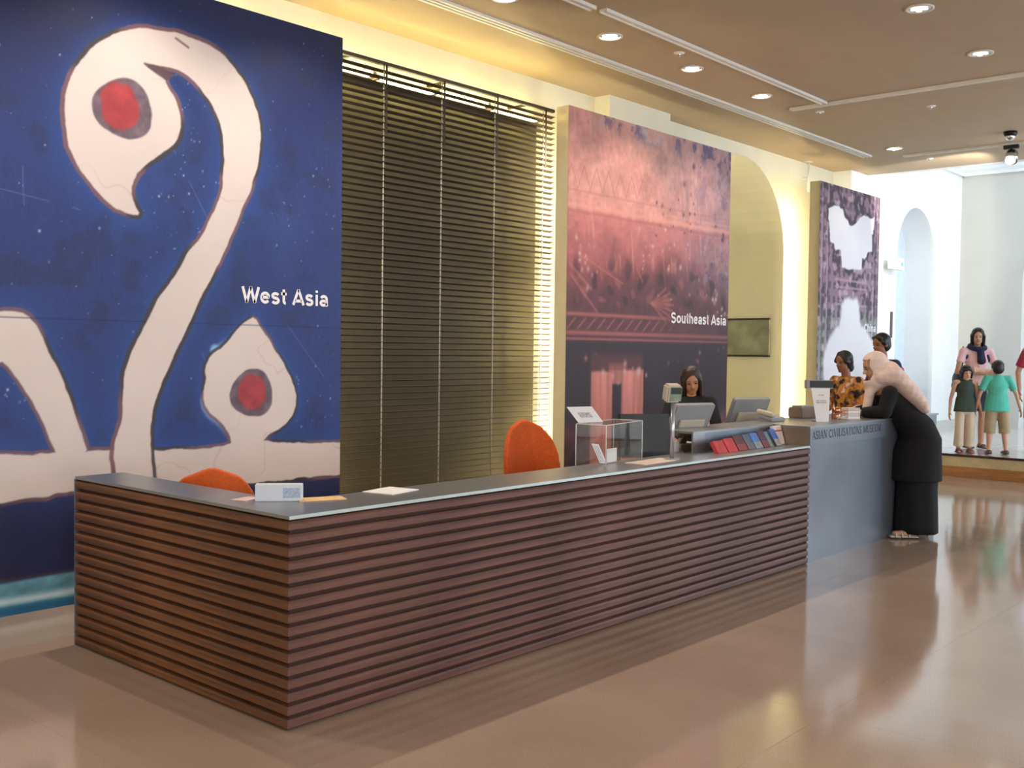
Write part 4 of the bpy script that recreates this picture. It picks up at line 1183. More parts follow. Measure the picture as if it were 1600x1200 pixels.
pos_terminal(4.06, 0.66, -0.35, 'grey till terminal with tilted screen in front of the receptionist', 1.05)
t = empty('receipt_printer', (3.715, 0.56, 0.74), -0.3, 'pale receipt printer between the black monitor and the first till', 'printer')
box('body', -0.08, 0.08, -0.1, 0.1, 0, 0.15, M_beigep, t, 0.012); box('paper_lid', -0.07, 0.07, -0.06, 0.08, 0.15, 0.175, M_greyp, t, 0.008); box('receipt', -0.035, 0.035, -0.075, -0.07, 0.13, 0.22, M_white, t)
t = empty('card_terminal', (3.72, 0.50, 0.915), -0.5, 'small pale card reader in front of the first till screen', 'card reader')
t.location = (3.715, 0.56, 0.916)
box('body', -0.03, 0.03, -0.05, 0.05, 0, 0.04, M_white, t, 0.006); box('keypad', -0.022, 0.022, -0.03, 0.02, 0.04, 0.043, M_greyp, t)
pos_terminal(5.30, 0.86, -0.45, 'grey till terminal with tilted screen standing behind the raised counter', 1.05)
t = empty('receipt_printer', (5.66, 0.50, 1.045), -0.3, 'brown-grey receipt printer beside the second till on the counter', 'printer')
t.location = (5.74, 0.52, 1.045)
box('body', -0.1, 0.1, -0.08, 0.08, 0, 0.09, mat('taupe_plastic', (140, 122, 108), 0.5), t, 0.01); box('paper_lid', -0.08, 0.08, -0.06, 0.06, 0.09, 0.105, M_greyp, t, 0.006)
t = empty('telephone', (5.12, 0.5, 1.045), -0.2, 'grey desk telephone on the counter left of the printer', 'telephone')
mt = Matrix.Rotation(0.2, 4, 'X')
bm = bmesh.new(); bbox(bm, -0.09, 0.09, -0.08, 0.08, 0.016, 0.045, 0.008, mt); fin('body', bm, M_greyp, t)
bm = bmesh.new(); caps(bm, (-0.06, -0.07, 0.055), (-0.06, 0.07, 0.075), 0.018, 0.018, 1.2); fin('handset', bm, M_beigep, t, True)
box('foot', -0.08, 0.08, -0.06, 0.06, 0, 0.02, M_greyp, t)

# second customer display with hanging paper sign
t = empty('customer_display', (5.42, 0.22, 1.045), -0.72, 'black bar customer display above a white paper sign on the counter', 'customer display')
tube('base', (0, 0.02, 0), (0, 0.02, 0.012), 0.055, M_greyp, t, 24)
tube('pole', (0, 0.02, 0.012), (0, 0.02, 0.27), 0.012, M_greyp, t)
box('housing', -0.115, 0.105, -0.015, 0.05, 0.265, 0.335, M_greyp, t, 0.004)
box('screen', -0.095, 0.105, -0.018, -0.015, 0.275, 0.33, M_black, t)
bm = bmesh.new()
v = [(-0.085, -0.02, 0.27), (0.075, -0.02, 0.27), (0.055, -0.055, 0.0), (-0.05, -0.055, 0.0)]
f0 = [bm.verts.new(p) for p in v]; f1 = [bm.verts.new((p[0], p[1] + 0.003, p[2])) for p in v]
bm.faces.new(f0); bm.faces.new(f1)
for k in range(4): bm.faces.new((f0[k], f0[(k + 1) % 4], f1[(k + 1) % 4], f1[k]))
fin('paper_sign', bm, M_white, t)
for zz in (0.21, 0.165, 0.15):
    yy = -0.0208 - 0.035 * (0.27 - zz) / 0.27
    box('print_line', -0.045 if zz < 0.2 else -0.025, 0.04 if zz < 0.2 else 0.02, yy - 0.001, yy, zz, zz + 0.008, mat('faint_print', (170, 168, 172), 0.8), t)
# small jars, card box
for k, (x, y, lab) in enumerate(((5.72, 0.16, 'small glass jar on the counter beside the white paper sign'), (5.80, 0.25, 'small glass jar with copper-coloured lid behind the other jar'))):
    t = empty('glass_jar', (x, y, 1.045), 0, lab, 'jar', 'small jars on the counter')
    bm = bmesh.new(); lathe(bm, [(0.0005, 0.0), (0.035, 0.0), (0.038, 0.01), (0.038, 0.05), (0.03, 0.06), (0.0005, 0.062)], n=20); fin('jar_body', bm, M_glass if k == 0 else mat('copper_glass', (190, 130, 100), 0.1, 0.4), t, True)
    bm = bmesh.new(); lathe(bm, [(0.033, 0.06), (0.035, 0.062), (0.035, 0.078 + 0.02 * k), (0.0005, 0.08 + 0.02 * k)], n=20); fin('lid', bm, mat('copper', (214, 150, 110), 0.2, 0.9), t, True)
t = empty('ticket_stack', (5.98, 0.2, 1.045), -0.5, 'stack of pale pink-white tickets on the counter by the leaning woman', 'ticket stack')
for k in range(4): box('ticket', -0.06, 0.06, -0.045, 0.045, 0.024 * k, 0.024 * k + 0.022, mat('ticket_pink', (224, 204, 196), 0.7) if k % 2 else M_white, t)

# brochures leaning on the riser
BR = [(3.70, .13, .075, (196, 62, 62), None, 'plain red brochure, first from the left on the shelf'),
      (3.845, .13, .085, (204, 58, 60), None, 'plain red brochure, second from the left, beside its twin'),
      (3.985, .13, .10, (96, 46, 48), (150, 60, 60), 'dark maroon brochure right of the two red ones'),
      (4.125, .10, .10, (92, 96, 116), (110, 104, 100), 'grey-blue brochure right of the dark maroon one'),
      (4.235, .11, .105, (84, 124, 190), (150, 150, 140), 'bright blue brochure with pale lower half in the middle of the row'),
      (4.355, .10, .115, (84, 40, 60), (120, 60, 70), 'wine-coloured brochure right of the bright blue one'),
      (4.45, .055, .105, (92, 132, 152), (130, 140, 124), 'teal brochure between the wine-coloured and black ones'),
      (4.505, .045, .11, (26, 28, 40), None, 'narrow black brochure in the right half of the row'),
      (4.55, .085, .12, (72, 112, 190), (170, 160, 150), 'blue brochure in front of the tall white one')]
for x, wd, h, c, c2, lab in BR:
    k = ''.join('%02x' % v for v in c)
    t = empty('brochure', (x, 0.13, ZL + 0.001), 0, lab, 'brochure', 'brochures lined up on the brochure shelf')
    mt = Matrix.Rotation(-0.55, 4, 'X')
    bm = bmesh.new(); bbox(bm, 0, wd, 0.012, 0.04, 0.008, h + 0.03, 0.001, mt); fin('cover_block', bm, mat('brochure_' + k, c, 0.45, var=0.1, scale=12), t)
    if c2:
        bm = bmesh.new(); bbox(bm, 0.003, wd - 0.003, 0.0105, 0.012, 0.01, (h + 0.03) * 0.45, 0, mt); fin('cover_print', bm, mat('brochure_print_' + k, c2, 0.45, var=0.15, scale=30), t)
t = empty('brochure', (4.63, 0.17, ZL + 0.001), 0, 'tall white brochure stack with a red stripe, last in the row', 'brochure', 'brochures lined up on the brochure shelf')
mt = Matrix.Rotation(-0.28, 4, 'X')
bm = bmesh.new(); bbox(bm, 0, 0.14, 0.02, 0.04, 0.008, 0.155, 0.001, mt); fin('cover_block', bm, mat('brochure_white', (226, 206, 198), 0.6), t)
bm = bmesh.new(); bbox(bm, 0, 0.14, 0.0185, 0.02, 0.108, 0.118, 0, mt); fin('red_stripe', bm, mat('stripe_red', (204, 46, 50), 0.5), t)

# ------------------------------------------------------------------ people
V = Vector


def stand(h):
    J = dict(neck=(0, 0, .825), ntop=(0.012, 0, .875), shL=(0, .108, .808), shR=(0, -.108, .808), elL=(-.012, .135, .63), elR=(-.012, -.135, .63),
             wrL=(.025, .14, .475), wrR=(.025, -.14, .475), chest=(0, 0, .73), waist=(.0, 0, .62), pelvis=(0, 0, .53), hipL=(0, .052, .51), hipR=(0, -.052, .51),
             knL=(.012, .058, .285), knR=(.012, -.058, .285), anL=(-.012, .06, .045), anR=(-.012, -.06, .045))
    return {k: V(v) * h for k, v in J.items()}


def hand(bm, wr, d, n, s, out, k=1.0, curl=0.5):
    """palm plus five fingers; d forearm direction, n palm normal, out = thumb side direction"""
    d = V(d).normalized(); out = V(out); out = (out - d * out.dot(d)).normalized(); n = V(n); n = (n - d * n.dot(d) - out * n.dot(out))
    n = d.cross(out) if n.length < 1e-3 else n.normalized()
    L = 0.105 * s
    caps(bm, wr, wr + d * L * 0.8, 0.017 * s, 0.016 * s, 2.1, out, 10)
    base = wr + d * L * 0.85
    for i, (o_, ln) in enumerate(((0.030, .066), (0.010, .076), (-0.010, .070), (-0.029, .054))):
        p = base + out * o_ * s
        d1 = (d + n * curl * 0.5 + out * o_ * 3).normalized(); d2 = (d + n * curl * 1.3).normalized()
        q = p + d1 * ln * s * 0.5
        caps(bm, p - d * 0.02 * s, q, 0.0095 * s, 0.0088 * s, n=8); caps(bm, q, q + d2 * ln * s * 0.55, 0.0088 * s, 0.0072 * s, n=8)
    p = wr + d * 0.03 * s + out * 0.024 * s
    q = p + (d * 0.6 + out * 0.8 + n * 0.2).normalized() * 0.038 * s
    caps(bm, p, q, 0.012 * s, 0.010 * s, n=8); caps(bm, q, q + (d + out * 0.25 + n * 0.35).normalized() * 0.034 * s, 0.0098 * s, 0.008 * s, n=8)


def figure(root, h, J, hh, hc, Mh, skin=None, sl=1.0, vox=0.008, curl=0.5, palms=None, lean=1.0):
    """one continuous body; hc head centre, Mh head rotation"""
    skin = skin or M_skin
    bm = bmesh.new()
    s = h / 1.65
    Y_ = (0, 1, 0)
    hipax = (J['hipL'] - J['hipR']).normalized(); shax = (J['shL'] - J['shR']).normalized()
    caps(bm, J['pelvis'], J['waist'], 0.092 * s * lean, 0.082 * s * lean, 1.42, hipax)
    caps(bm, J['waist'], J['chest'], 0.082 * s * lean, 0.094 * s * lean, 1.36, shax)
    caps(bm, J['chest'], J['neck'].lerp(J['chest'], 0.28), 0.094 * s * lean, 0.072 * s * lean, 1.5, shax)
    caps(bm, J['shL'], J['shR'], 0.048 * s, 0.048 * s)
    caps(bm, J['neck'].lerp(J['chest'], 0.2), J['ntop'], 0.05 * s * sl, 0.046 * s * sl)
    for q in 'LR':
        caps(bm, J['sh' + q], J['el' + q], 0.044 * s * sl, 0.035 * s * sl, n=10)
        caps(bm, J['el' + q], J['wr' + q], 0.036 * s * sl, 0.025 * s * sl, n=10)
        d = J['wr' + q] - J['el' + q]
        sgn = 1 if q == 'L' else -1
        nn, oo = (palms[q] if palms and q in palms else ((0, -sgn, 0), (1, 0, 0)))
        hand(bm, J['wr' + q], d, nn, s * (hh / (h / 7.4)) ** 0.5, oo, curl=curl)
        caps(bm, J['hip' + q], J['kn' + q], 0.078 * s * lean, 0.052 * s, n=12)
        mid = J['kn' + q].lerp(J['an' + q], 0.3)
        caps(bm, J['kn' + q], mid, 0.052 * s, 0.054 * s, n=12); caps(bm, mid, J['an' + q], 0.054 * s, 0.034 * s, n=12)
        toe = J['an' + q] + V((0.145, 0.012 * sgn, -0.042)) * s * (1 if 'toedir' not in J else 0)
        if 'toedir' in J: toe = J['an' + q] + J['toedir'] * 0.14 * s + V((0, 0, -0.03 * s))
        caps(bm, J['an' + q] + V((-0.02, 0, -0.03)) * s, toe, 0.032 * s, 0.022 * s, 1.35, (0, 1, 0) if 'toedir' not in J else V((0, 0, 1)).cross(J['toedir']))
    T = lambda x, y, z: hc + Mh @ V((x * hh, y * hh, z * hh))
    ell(bm, T(-0.015, 0, 0.10), (0.40 * hh, 0.325 * hh, 0.40 * hh), Mh)
    ell(bm, T(0.10, 0, -0.2), (0.265 * hh, 0.25 * hh, 0.29 * hh), Mh)
    ell(bm, T(0.23, 0, -0.40), (0.11 * hh, 0.13 * hh, 0.09 * hh), Mh)
    caps(bm, T(0.345, 0, 0.02), T(0.425, 0, -0.12), 0.035 * hh, 0.062 * hh, n=8)
    ell(bm, T(0.385, 0, -0.125), (0.06 * hh, 0.085 * hh, 0.045 * hh), Mh, 8, 6)
    ell(bm, T(0.30, 0, 0.07), (0.09 * hh, 0.22 * hh, 0.045 * hh), Mh, 10, 6)
    for e in (1, -1):
        ell(bm, T(-0.02, 0.325 * e, -0.03), (0.075 * hh, 0.03 * hh, 0.12 * hh), Mh, 8, 6)
        ell(bm, T(0.24, 0.13 * e, -0.13), (0.10 * hh, 0.09 * hh, 0.09 * hh), Mh, 8, 6)
    body = remesh('body', bm, skin, root, vox, 3)
    for e in (1, -1):
        bm = bmesh.new(); ell(bm, T(0.352, 0.125 * e, 0.0), (0.03 * hh, 0.052 * hh, 0.024 * hh), Mh, 10, 6); fin('eye', bm, M_eye, root, True)
        bm = bmesh.new(); caps(bm, T(0.37, 0.07 * e, 0.082), T(0.33, 0.2 * e, 0.085), 0.014 * hh, 0.010 * hh, n=6); fin('eyebrow', bm, M_hair, root, True)
    bm = bmesh.new(); ell(bm, T(0.352, 0, -0.255), (0.03 * hh, 0.095 * hh, 0.026 * hh), Mh, 10, 6); fin('mouth', bm, M_lip, root, True)
    return T


def hair(root, T, Mh, hh, m, style, vox=0.008):
    bm = bmesh.new()
    # skull cap, set back so the face stays free
    ell(bm, T(-0.06, 0, 0.15), (0.42 * hh, 0.375 * hh, 0.40 * hh), Mh)
    ell(bm, T(-0.14, 0, -0.02), (0.34 * hh, 0.36 * hh, 0.36 * hh), Mh)
    if style == 'short':
        caps(bm, T(0.22, 0.2, 0.30), T(0.24, -0.2, 0.31), 0.10 * hh, 0.09 * hh, n=10)
        ell(bm, T(0.05, 0.30, 0.12), (0.13 * hh, 0.08 * hh, 0.16 * hh), Mh); ell(bm, T(0.05, -0.30, 0.12), (0.13 * hh, 0.08 * hh, 0.16 * hh), Mh)
    if style in ('long', 'bob', 'bun', 'shoulder'):
        for e in (1, -1):
            caps(bm, T(0.14, 0.12 * e, 0.40), T(0.2, 0.31 * e, 0.05), 0.10 * hh, 0.085 * hh, n=10)
            end = {'long': -0.95, 'shoulder': -0.75, 'bob': -0.32, 'bun': -0.02}[style]
            caps(bm, T(0.17, 0.32 * e, 0.05), T(0.02, 0.33 * e, end), 0.085 * hh, 0.07 * hh, 1.3, None, 10)
            caps(bm, T(-0.12, 0.28 * e, 0.05), T(-0.16, 0.2 * e, min(end + 0.05, -0.1)), 0.15 * hh, 0.13 * hh, n=10)
        if style == 'long' or style == 'shoulder':
            caps(bm, T(-0.2, 0, 0), T(-0.26, 0, -0.9 if style == 'long' else -0.7), 0.26 * hh, 0.14 * hh, 1.3, Mh @ V((0, 1, 0)))
        if style == 'bob':
            caps(bm, T(-0.2, 0, 0), T(-0.2, 0, -0.28), 0.25 * hh, 0.2 * hh, 1.2, Mh @ V((0, 1, 0)))
            caps(bm, T(0.30, 0.17, 0.22), T(0.30, -0.17, 0.22), 0.085 * hh, 0.085 * hh, n=10)
        if style == 'bun':
            ell(bm, T(-0.36, 0, -0.28), (0.22 * hh, 0.2 * hh, 0.24 * hh), Mh)
    return remesh('hair', bm, m, root, vox, 3)


def torso_garment(name, root, J, s, m, hem, sleeve, k=1.0, vox=0.009, flare=1.0, lean=1.0, neck=0.3, fuse=None):
    """shirt: hem point, sleeve = fraction down the arm (0 none, .5 short, 1 elbow, 2 wrist)"""
    bm = bmesh.new()
    hipax = (J['hipL'] - J['hipR']).normalized(); shax = (J['shL'] - J['shR']).normalized()
    r = lambda a: a * s * lean * k + 0.012
    caps(bm, V(hem), J['waist'], r(0.096 * flare), r(0.086), 1.66, hipax, 18, c0=False)
    caps(bm, J['waist'], J['chest'], r(0.086), r(0.096), 1.4, shax, 18)
    caps(bm, J['chest'], J['neck'].lerp(J['chest'], 0.3), r(0.096), r(0.07), 1.5, shax, 18)
    if sleeve > 0: caps(bm, J['shL'] + V((0, 0, -0.004)), J['shR'] + V((0, 0, -0.004)), r(0.045), r(0.045))
    else:
        for q in 'LR': caps(bm, J['sh' + q] * 0.55 + J['neck'] * 0.45, J['sh' + q].lerp(J['chest'], 0.45), r(0.03), r(0.045), n=10)
    for q in 'LR':
        a, e, wv = J['sh' + q], J['el' + q], J['wr' + q]
        if sleeve > 0:
            end = a.lerp(e, min(sleeve, 1))
            caps(bm, a, end, r(0.044), r(0.042 if sleeve <= 1 else 0.04), n=12, c1=sleeve > 1)
            if sleeve > 1: caps(bm, e, e.lerp(wv, sleeve - 1), r(0.04), r(0.036), n=12, c1=False)
    if fuse: fuse(bm)
    return remesh(name, bm, m, root, vox, 2)


def legs_garment(name, root, J, s, m, top, frac, r0=0.09, r1=0.075, vox=0.009, wide=1.0):
    """trousers or shorts; frac: 0..1 hip to knee, 1..2 knee to ankle"""
    bm = bmesh.new()
    hipax = (J['hipL'] - J['hipR']).normalized()
    caps(bm, J['pelvis'] + V((0, 0, -0.05 * s)), V(top), 0.108 * s, 0.1 * s, 1.4, hipax, 16, c1=False)
    for q in 'LR':
        a, k_, n_ = J['hip' + q], J['kn' + q], J['an' + q]
        if frac <= 1: caps(bm, a, a.lerp(k_, frac), r0 * s, r1 * s, n=14, c1=False)
        else:
            caps(bm, a, k_, r0 * s, r1 * s, n=14); caps(bm, k_, k_.lerp(n_, frac - 1), r1 * s, r1 * s * wide, n=14, c1=False)
    return remesh(name, bm, m, root, vox, 2)


def shoes(root, J, s, m, name='shoe', sandal=False, dirv=None):
    d = V(dirv) if dirv is not None else V((1, 0, 0))
    lat = V((0, 0, 1)).cross(d)
    for q in 'LR':
        a = J['an' + q]
        bm = bmesh.new()
        z0 = a.z - 0.065 * s
        a0 = V((a.x, a.y, z0 + 0.012)) - d * 0.05 * s; a1 = V((a.x, a.y, z0 + 0.012)) + d * 0.165 * s
        caps(bm, a0, a1, 0.012, 0.012, 3.2, lat, 12)
        if sandal:
            for t_ in (0.35, 0.62, 0.85):
                c = a0.lerp(a1, t_)
                for e in np.linspace(-1, 1, 7)[:-1]:
                    p = c + lat * 0.045 * s * math.sin(e * 1.5) + V((0, 0, (0.062 - 0.03 * t_) * math.cos(e * 1.5)))
                    e2 = e + 1 / 3; p2 = c + lat * 0.045 * s * math.sin(e2 * 1.5) + V((0, 0, (0.062 - 0.03 * t_) * math.cos(e2 * 1.5)))
                    caps(bm, p, p2, 0.009, 0.009, n=6)
        else:
            caps(bm, a0 + V((0, 0, 0.02)), a1 + V((0, 0, 0.008)), 0.036 * s, 0.026 * s, 1.25, lat, 12)
        fin(name, bm, m, root, True)


def scene_person(loc, rz, label, group=None):
    return empty('person', loc, rz, label, 'person', group)


ZP = 0.29
# ---- woman in pink top on the platform
h = 1.68
r = scene_person((12.62, 1.28, ZP), math.radians(222), 'woman in pale pink top, navy scarf and dark skirt standing with folded arms')
J = stand(h); s = h / 1.65
J['elL'] = V((0.02, .165, .64)) * h; J['elR'] = V((0.02, -.165, .64)) * h
J['wrL'] = V((.125, -.02, .655)) * h; J['wrR'] = V((.135, .03, .625)) * h
hh = h / 7.2; hc = V((0.03, 0, .932 * h)); Mh = Matrix.Rotation(-0.35, 3, 'Z') @ Matrix.Rotation(0.12, 3, 'Y')
M_pinktop = mat('pink_shirt', (232, 188, 186), 0.8, var=0.03); M_skirt = mat('skirt_navy', (32, 36, 54), 0.8)
M_navy = mat('scarf_navy', (30, 36, 70), 0.85, var=0.2, scale=20)
T = figure(r, h, J, hh, hc, Mh, palms={'L': ((1, 0, 0), (0, 0, 1)), 'R': ((-1, 0, 0), (0, 0, 1))}, curl=0.3)
hair(r, T, Mh, hh, M_hair, 'shoulder')
torso_garment('shirt', r, J, s, M_pinktop, V((0, 0, .515 * h)), 0.55)
bm = bmesh.new(); caps(bm, (0, 0, .60 * h), (0.0, 0, .50 * h), 0.09, 0.108, 1.4, (0, 1, 0), 20, False, True); caps(bm, (0, 0, .52 * h), (0.012, 0, .315 * h), 0.115, 0.118, 1.35, (0, 1, 0), 20, False, False)
remesh('skirt', bm, M_skirt, r, 0.01, 2)
bm = bmesh.new()
for k in range(14):
    a, b = 2 * PI * k / 14, 2 * PI * (k + 1) / 14
    f = lambda a: V((0.02 + 0.085 * math.cos(a), 0.10 * math.sin(a), .845 * h - 0.03 * math.cos(a)))
    caps(bm, f(a), f(b), 0.036, 0.036, n=10)
caps(bm, (0.10, 0.01, .83 * h), (0.125, 0.02, .73 * h), 0.036, 0.05, 1.2, (0, 1, 0)); caps(bm, (0.0, 0.13, .83 * h), (0.02, 0.155, .74 * h), 0.03, 0.035); caps(bm, (0.0, -0.13, .83 * h), (0.02, -0.155, .76 * h), 0.03, 0.03)
remesh('scarf', bm, M_navy, r, 0.01, 3)
shoes(r, J, s, mat('shoe_grey', (70, 66, 70), 0.5), sandal=True)
b = empty('shoulder_bag', (12.62, 1.28, ZP), math.radians(222), 'black shoulder bag hanging at the side of the woman in pink', 'bag')
bm = bmesh.new(); ell(bm, (-0.06, -0.23, .57 * h), (0.13, 0.055, 0.13)); ell(bm, (-0.06, -0.23, .52 * h), (0.15, 0.06, 0.09)); remesh('bag_body', bm, mat('bag_black', (26, 28, 40), 0.5), b, 0.01, 3)
bm = bmesh.new()
pts = [(-0.17, -0.225, .60 * h), (-0.12, -0.21, .72 * h), (-0.05, -0.165, .845 * h), (0.03, -0.17, .82 * h), (0.05, -0.215, .70 * h), (0.04, -0.23, .60 * h)]
for k in range(len(pts) - 1): caps(bm, pts[k], pts[k + 1], 0.009, 0.009, n=8)
fin('strap', bm, M_blackm, b, True)

# ---- girl
h = 1.17
r = scene_person((11.80, 1.15, ZP), math.radians(215), 'small girl in dark green sleeveless top and beige trousers on the platform')
J = stand(h); s = h / 1.65
J['elL'] = V((-0.02, .15, .62)) * h; J['elR'] = V((-0.02, -.15, .62)) * h; J['wrL'] = V((.02, .17, .49)) * h; J['wrR'] = V((.0, -.165, .48)) * h
hh = h / 5.9; hc = V((0.02, 0, .915 * h)); Mh = Matrix.Rotation(0.05, 3, 'Z') @ Matrix.Rotation(0.08, 3, 'Y')
T = figure(r, h, J, hh, hc, Mh, skin=mat('skin_child', (206, 158, 130), 0.55))
hair(r, T, Mh, hh, M_hair, 'bob')
torso_garment('camisole', r, J, s, mat('top_dark_green', (58, 70, 58), 0.8, var=0.1), V((0, 0, .475 * h)), 0, flare=1.12)
legs_garment('trousers', r, J, s, mat('trousers_beige', (214, 196, 168), 0.85), V((0, 0, .56 * h)), 1.85, 0.088, 0.08, wide=1.15)
shoes(r, J, s * 1.05, mat('shoe_brown', (120, 70, 56), 0.5), sandal=True)

# ---- boy, seen from behind
h = 1.24
r = scene_person((11.98, 0.80, ZP), math.radians(30), 'small boy in turquoise T-shirt and khaki shorts seen from behind on the platform')
J = stand(h); s = h / 1.65
J['elL'] = V((-0.01, .18, .63)) * h; J['wrL'] = V((.04, .195, .50)) * h; J['elR'] = V((-0.0, -.19, .64)) * h; J['wrR'] = V((.03, -.235, .50)) * h
J['anL'] = V((-.012, .075, .045)) * h; J['anR'] = V((-.012, -.095, .045)) * h; J['knL'] = V((.01, .065, .285)) * h; J['knR'] = V((.01, -.08, .285)) * h
hh = h / 6.0; hc = V((0.02, 0, .915 * h)); Mh = Matrix.Rotation(0.1, 3, 'Z') @ Matrix.Rotation(0.05, 3, 'Y')
T = figure(r, h, J, hh, hc, Mh, skin=mat('skin_child', (206, 158, 130), 0.55))
hair(r, T, Mh, hh, M_hair, 'short')
torso_garment('t_shirt', r, J, s, mat('shirt_turquoise', (88, 190, 166), 0.85, var=0.04), V((0, 0, .46 * h)), 0.72, 1.1, flare=1.1)
legs_garment('shorts', r, J, s, mat('shorts_khaki', (170, 150, 118), 0.85), V((0, 0, .56 * h)), 1.25, 0.1, 0.095, wide=1.02)
shoes(r, J, s * 1.05, mat('shoe_brown_dark', (92, 70, 60), 0.6))

# ---- man cut by the right edge
h = 1.70
r = scene_person((12.80, 0.50, ZP), math.radians(200), 'person in grey shirt with red sleeves and dark shorts at the right edge')
J = stand(h); s = h / 1.65
J['elL'] = V((-0.01, .15, .63)) * h; J['elR'] = V((0.0, -.16, .635)) * h; J['wrR'] = V((.04, -.15, .49)) * h
hh = h / 7.3; hc = V((0.03, 0, .932 * h)); Mh = Matrix.Rotation(0.2, 3, 'Z')
T = figure(r, h, J, hh, hc, Mh)
hair(r, T, Mh, hh, M_hair, 'short')
torso_garment('shirt', r, J, s, mat('shirt_stone_grey', (172, 160, 146), 0.85), V((0, 0, .5 * h)), 0)
bm = bmesh.new()
for q in 'LR': caps(bm, J['sh' + q] * 0.96 + V((0, 0, .03)), J['sh' + q].lerp(J['el' + q], 0.75), 0.064, 0.064, n=12, c1=False)
remesh('red_sleeves', bm, mat('sleeve_red', (160, 44, 66), 0.85), r, 0.009, 2)
legs_garment('shorts', r, J, s, mat('shorts_charcoal', (66, 64, 72), 0.85), V((0, 0, .56 * h)), 1.05, 0.1, 0.092)
shoes(r, J, s, mat('sandal_dark', (48, 38, 36), 0.6), sandal=True)

# ---- receptionist
h = 1.475
r = scene_person((4.85, 1.08, 0), math.radians(212), 'receptionist with long dark brown hair and black top looking down behind the till')
J = stand(h); s = h / 1.65
for q, e in (('L', 1), ('R', -1)):
    J['el' + q] = V((0.05, .15 * e, .64)) * h; J['wr' + q] = V((.17, .09 * e, .60)) * h
hh = h / 6.9; hc = V((0.045, 0, .925 * h)); Mh = Matrix.Rotation(0.12, 3, 'Z') @ Matrix.Rotation(0.38, 3, 'Y') @ Matrix.Rotation(0.1, 3, 'X')
T = figure(r, h, J, hh, hc, Mh, skin=mat('skin_warm', (186, 128, 92), 0.55), palms={'L': ((0, 0, -1), (0, -1, 0)), 'R': ((0, 0, -1), (0, 1, 0))})
hair(r, T, Mh, hh, M_hairb, 'long')
torso_garment('jacket', r, J, s, mat('jacket_black', (26, 24, 26), 0.8), V((0, 0, .47 * h)), 1.9)
legs_garment('trousers', r, J, s, mat('trousers_black', (24, 24, 26), 0.8), V((0, 0, .56 * h)), 1.95, 0.088, 0.07)
shoes(r, J, s, M_black)

# ---- woman in yellow and black, profile to the left
h = 1.62
r = scene_person((7.96, 1.11, 0), math.radians(158), 'woman in yellow and black patterned blouse with dark hair in a bun, beyond the counter')
J = stand(h); s = h / 1.65
J['elR'] = V((0.01, -.145, .64)) * h; J['wrR'] = V((.13, -.10, .60)) * h; J['elL'] = V((0.0, .145, .64)) * h; J['wrL'] = V((.12, .10, .60)) * h
hh = h / 7.2; hc = V((0.045, 0, .932 * h)); Mh = Matrix.Rotation(0.05, 3, 'Z') @ Matrix.Rotation(0.1, 3, 'Y')
T = figure(r, h, J, hh, hc, Mh, skin=M_skinb)
hair(r, T, Mh, hh, M_hair, 'bun')


def pattern_mat():
    m = mat('blouse_yellow_black', (222, 160, 48), 0.85, scale=9)
    nt = m.node_tree
    rp = [n for n in nt.nodes if n.type == 'VALTORGB'][0]
    e = rp.color_ramp.elements
    e[0].color = (*lin((30, 24, 40)), 1); e[0].position = 0.40
    e[1].color = (*lin((206, 140, 40)), 1); e[1].position = 0.50
    x = rp.color_ramp.elements.new(0.58); x.color = (*lin((150, 92, 66)), 1)
    x = rp.color_ramp.elements.new(0.64); x.color = (*lin((214, 186, 150)), 1)
    return m


torso_garment('blouse', r, J, s, pattern_mat(), V((0, 0, .46 * h)), 1.5, 1.0)
legs_garment('trousers', r, J, s, mat('trousers_black', (24, 24, 26), 0.8), V((0, 0, .56 * h)), 1.95, 0.092, 0.08)
shoes(r, J, s, M_black)

# ---- tall man behind the leaning woman
h = 1.83
r = scene_person((9.06, 1.16, 0), math.radians(150), 'man in navy shirt with red stripes, mostly hidden behind the leaning woman')
J = stand(h); s = h / 1.65
J['elL'] = V((-0.01, .175, .655)) * h; J['wrL'] = V((.07, .15, .55)) * h
hh = h / 7.4; hc = V((0.04, 0, .932 * h)); Mh = Matrix.Rotation(0.1, 3, 'Z') @ Matrix.Rotation(0.1, 3, 'Y')
T = figure(r, h, J, hh, hc, Mh, skin=M_skinb)
hair(r, T, Mh, hh, M_hair, 'short')
torso_garment('shirt', r, J, s, mat('shirt_navy', (44, 48, 70), 0.85), V((0, 0, .48 * h)), 0.8, 1.05)
bm = bmesh.new()
for q in 'LR':
    for t_ in (0.2, 0.62): 
        p = J['sh' + q].lerp(J['el' + q], t_); p2 = J['sh' + q].lerp(J['el' + q], t_ + 0.09)
        caps(bm, p, p2, 0.072, 0.072, n=16, c0=False, c1=False)
fin('red_stripe', bm, mat('stripe_red_shirt', (186, 62, 72), 0.8), r, True)
legs_garment('trousers', r, J, s, mat('trousers_dark_blue', (42, 46, 62), 0.8), V((0, 0, .56 * h)), 1.95, 0.092, 0.075)
shoes(r, J, s, M_black)

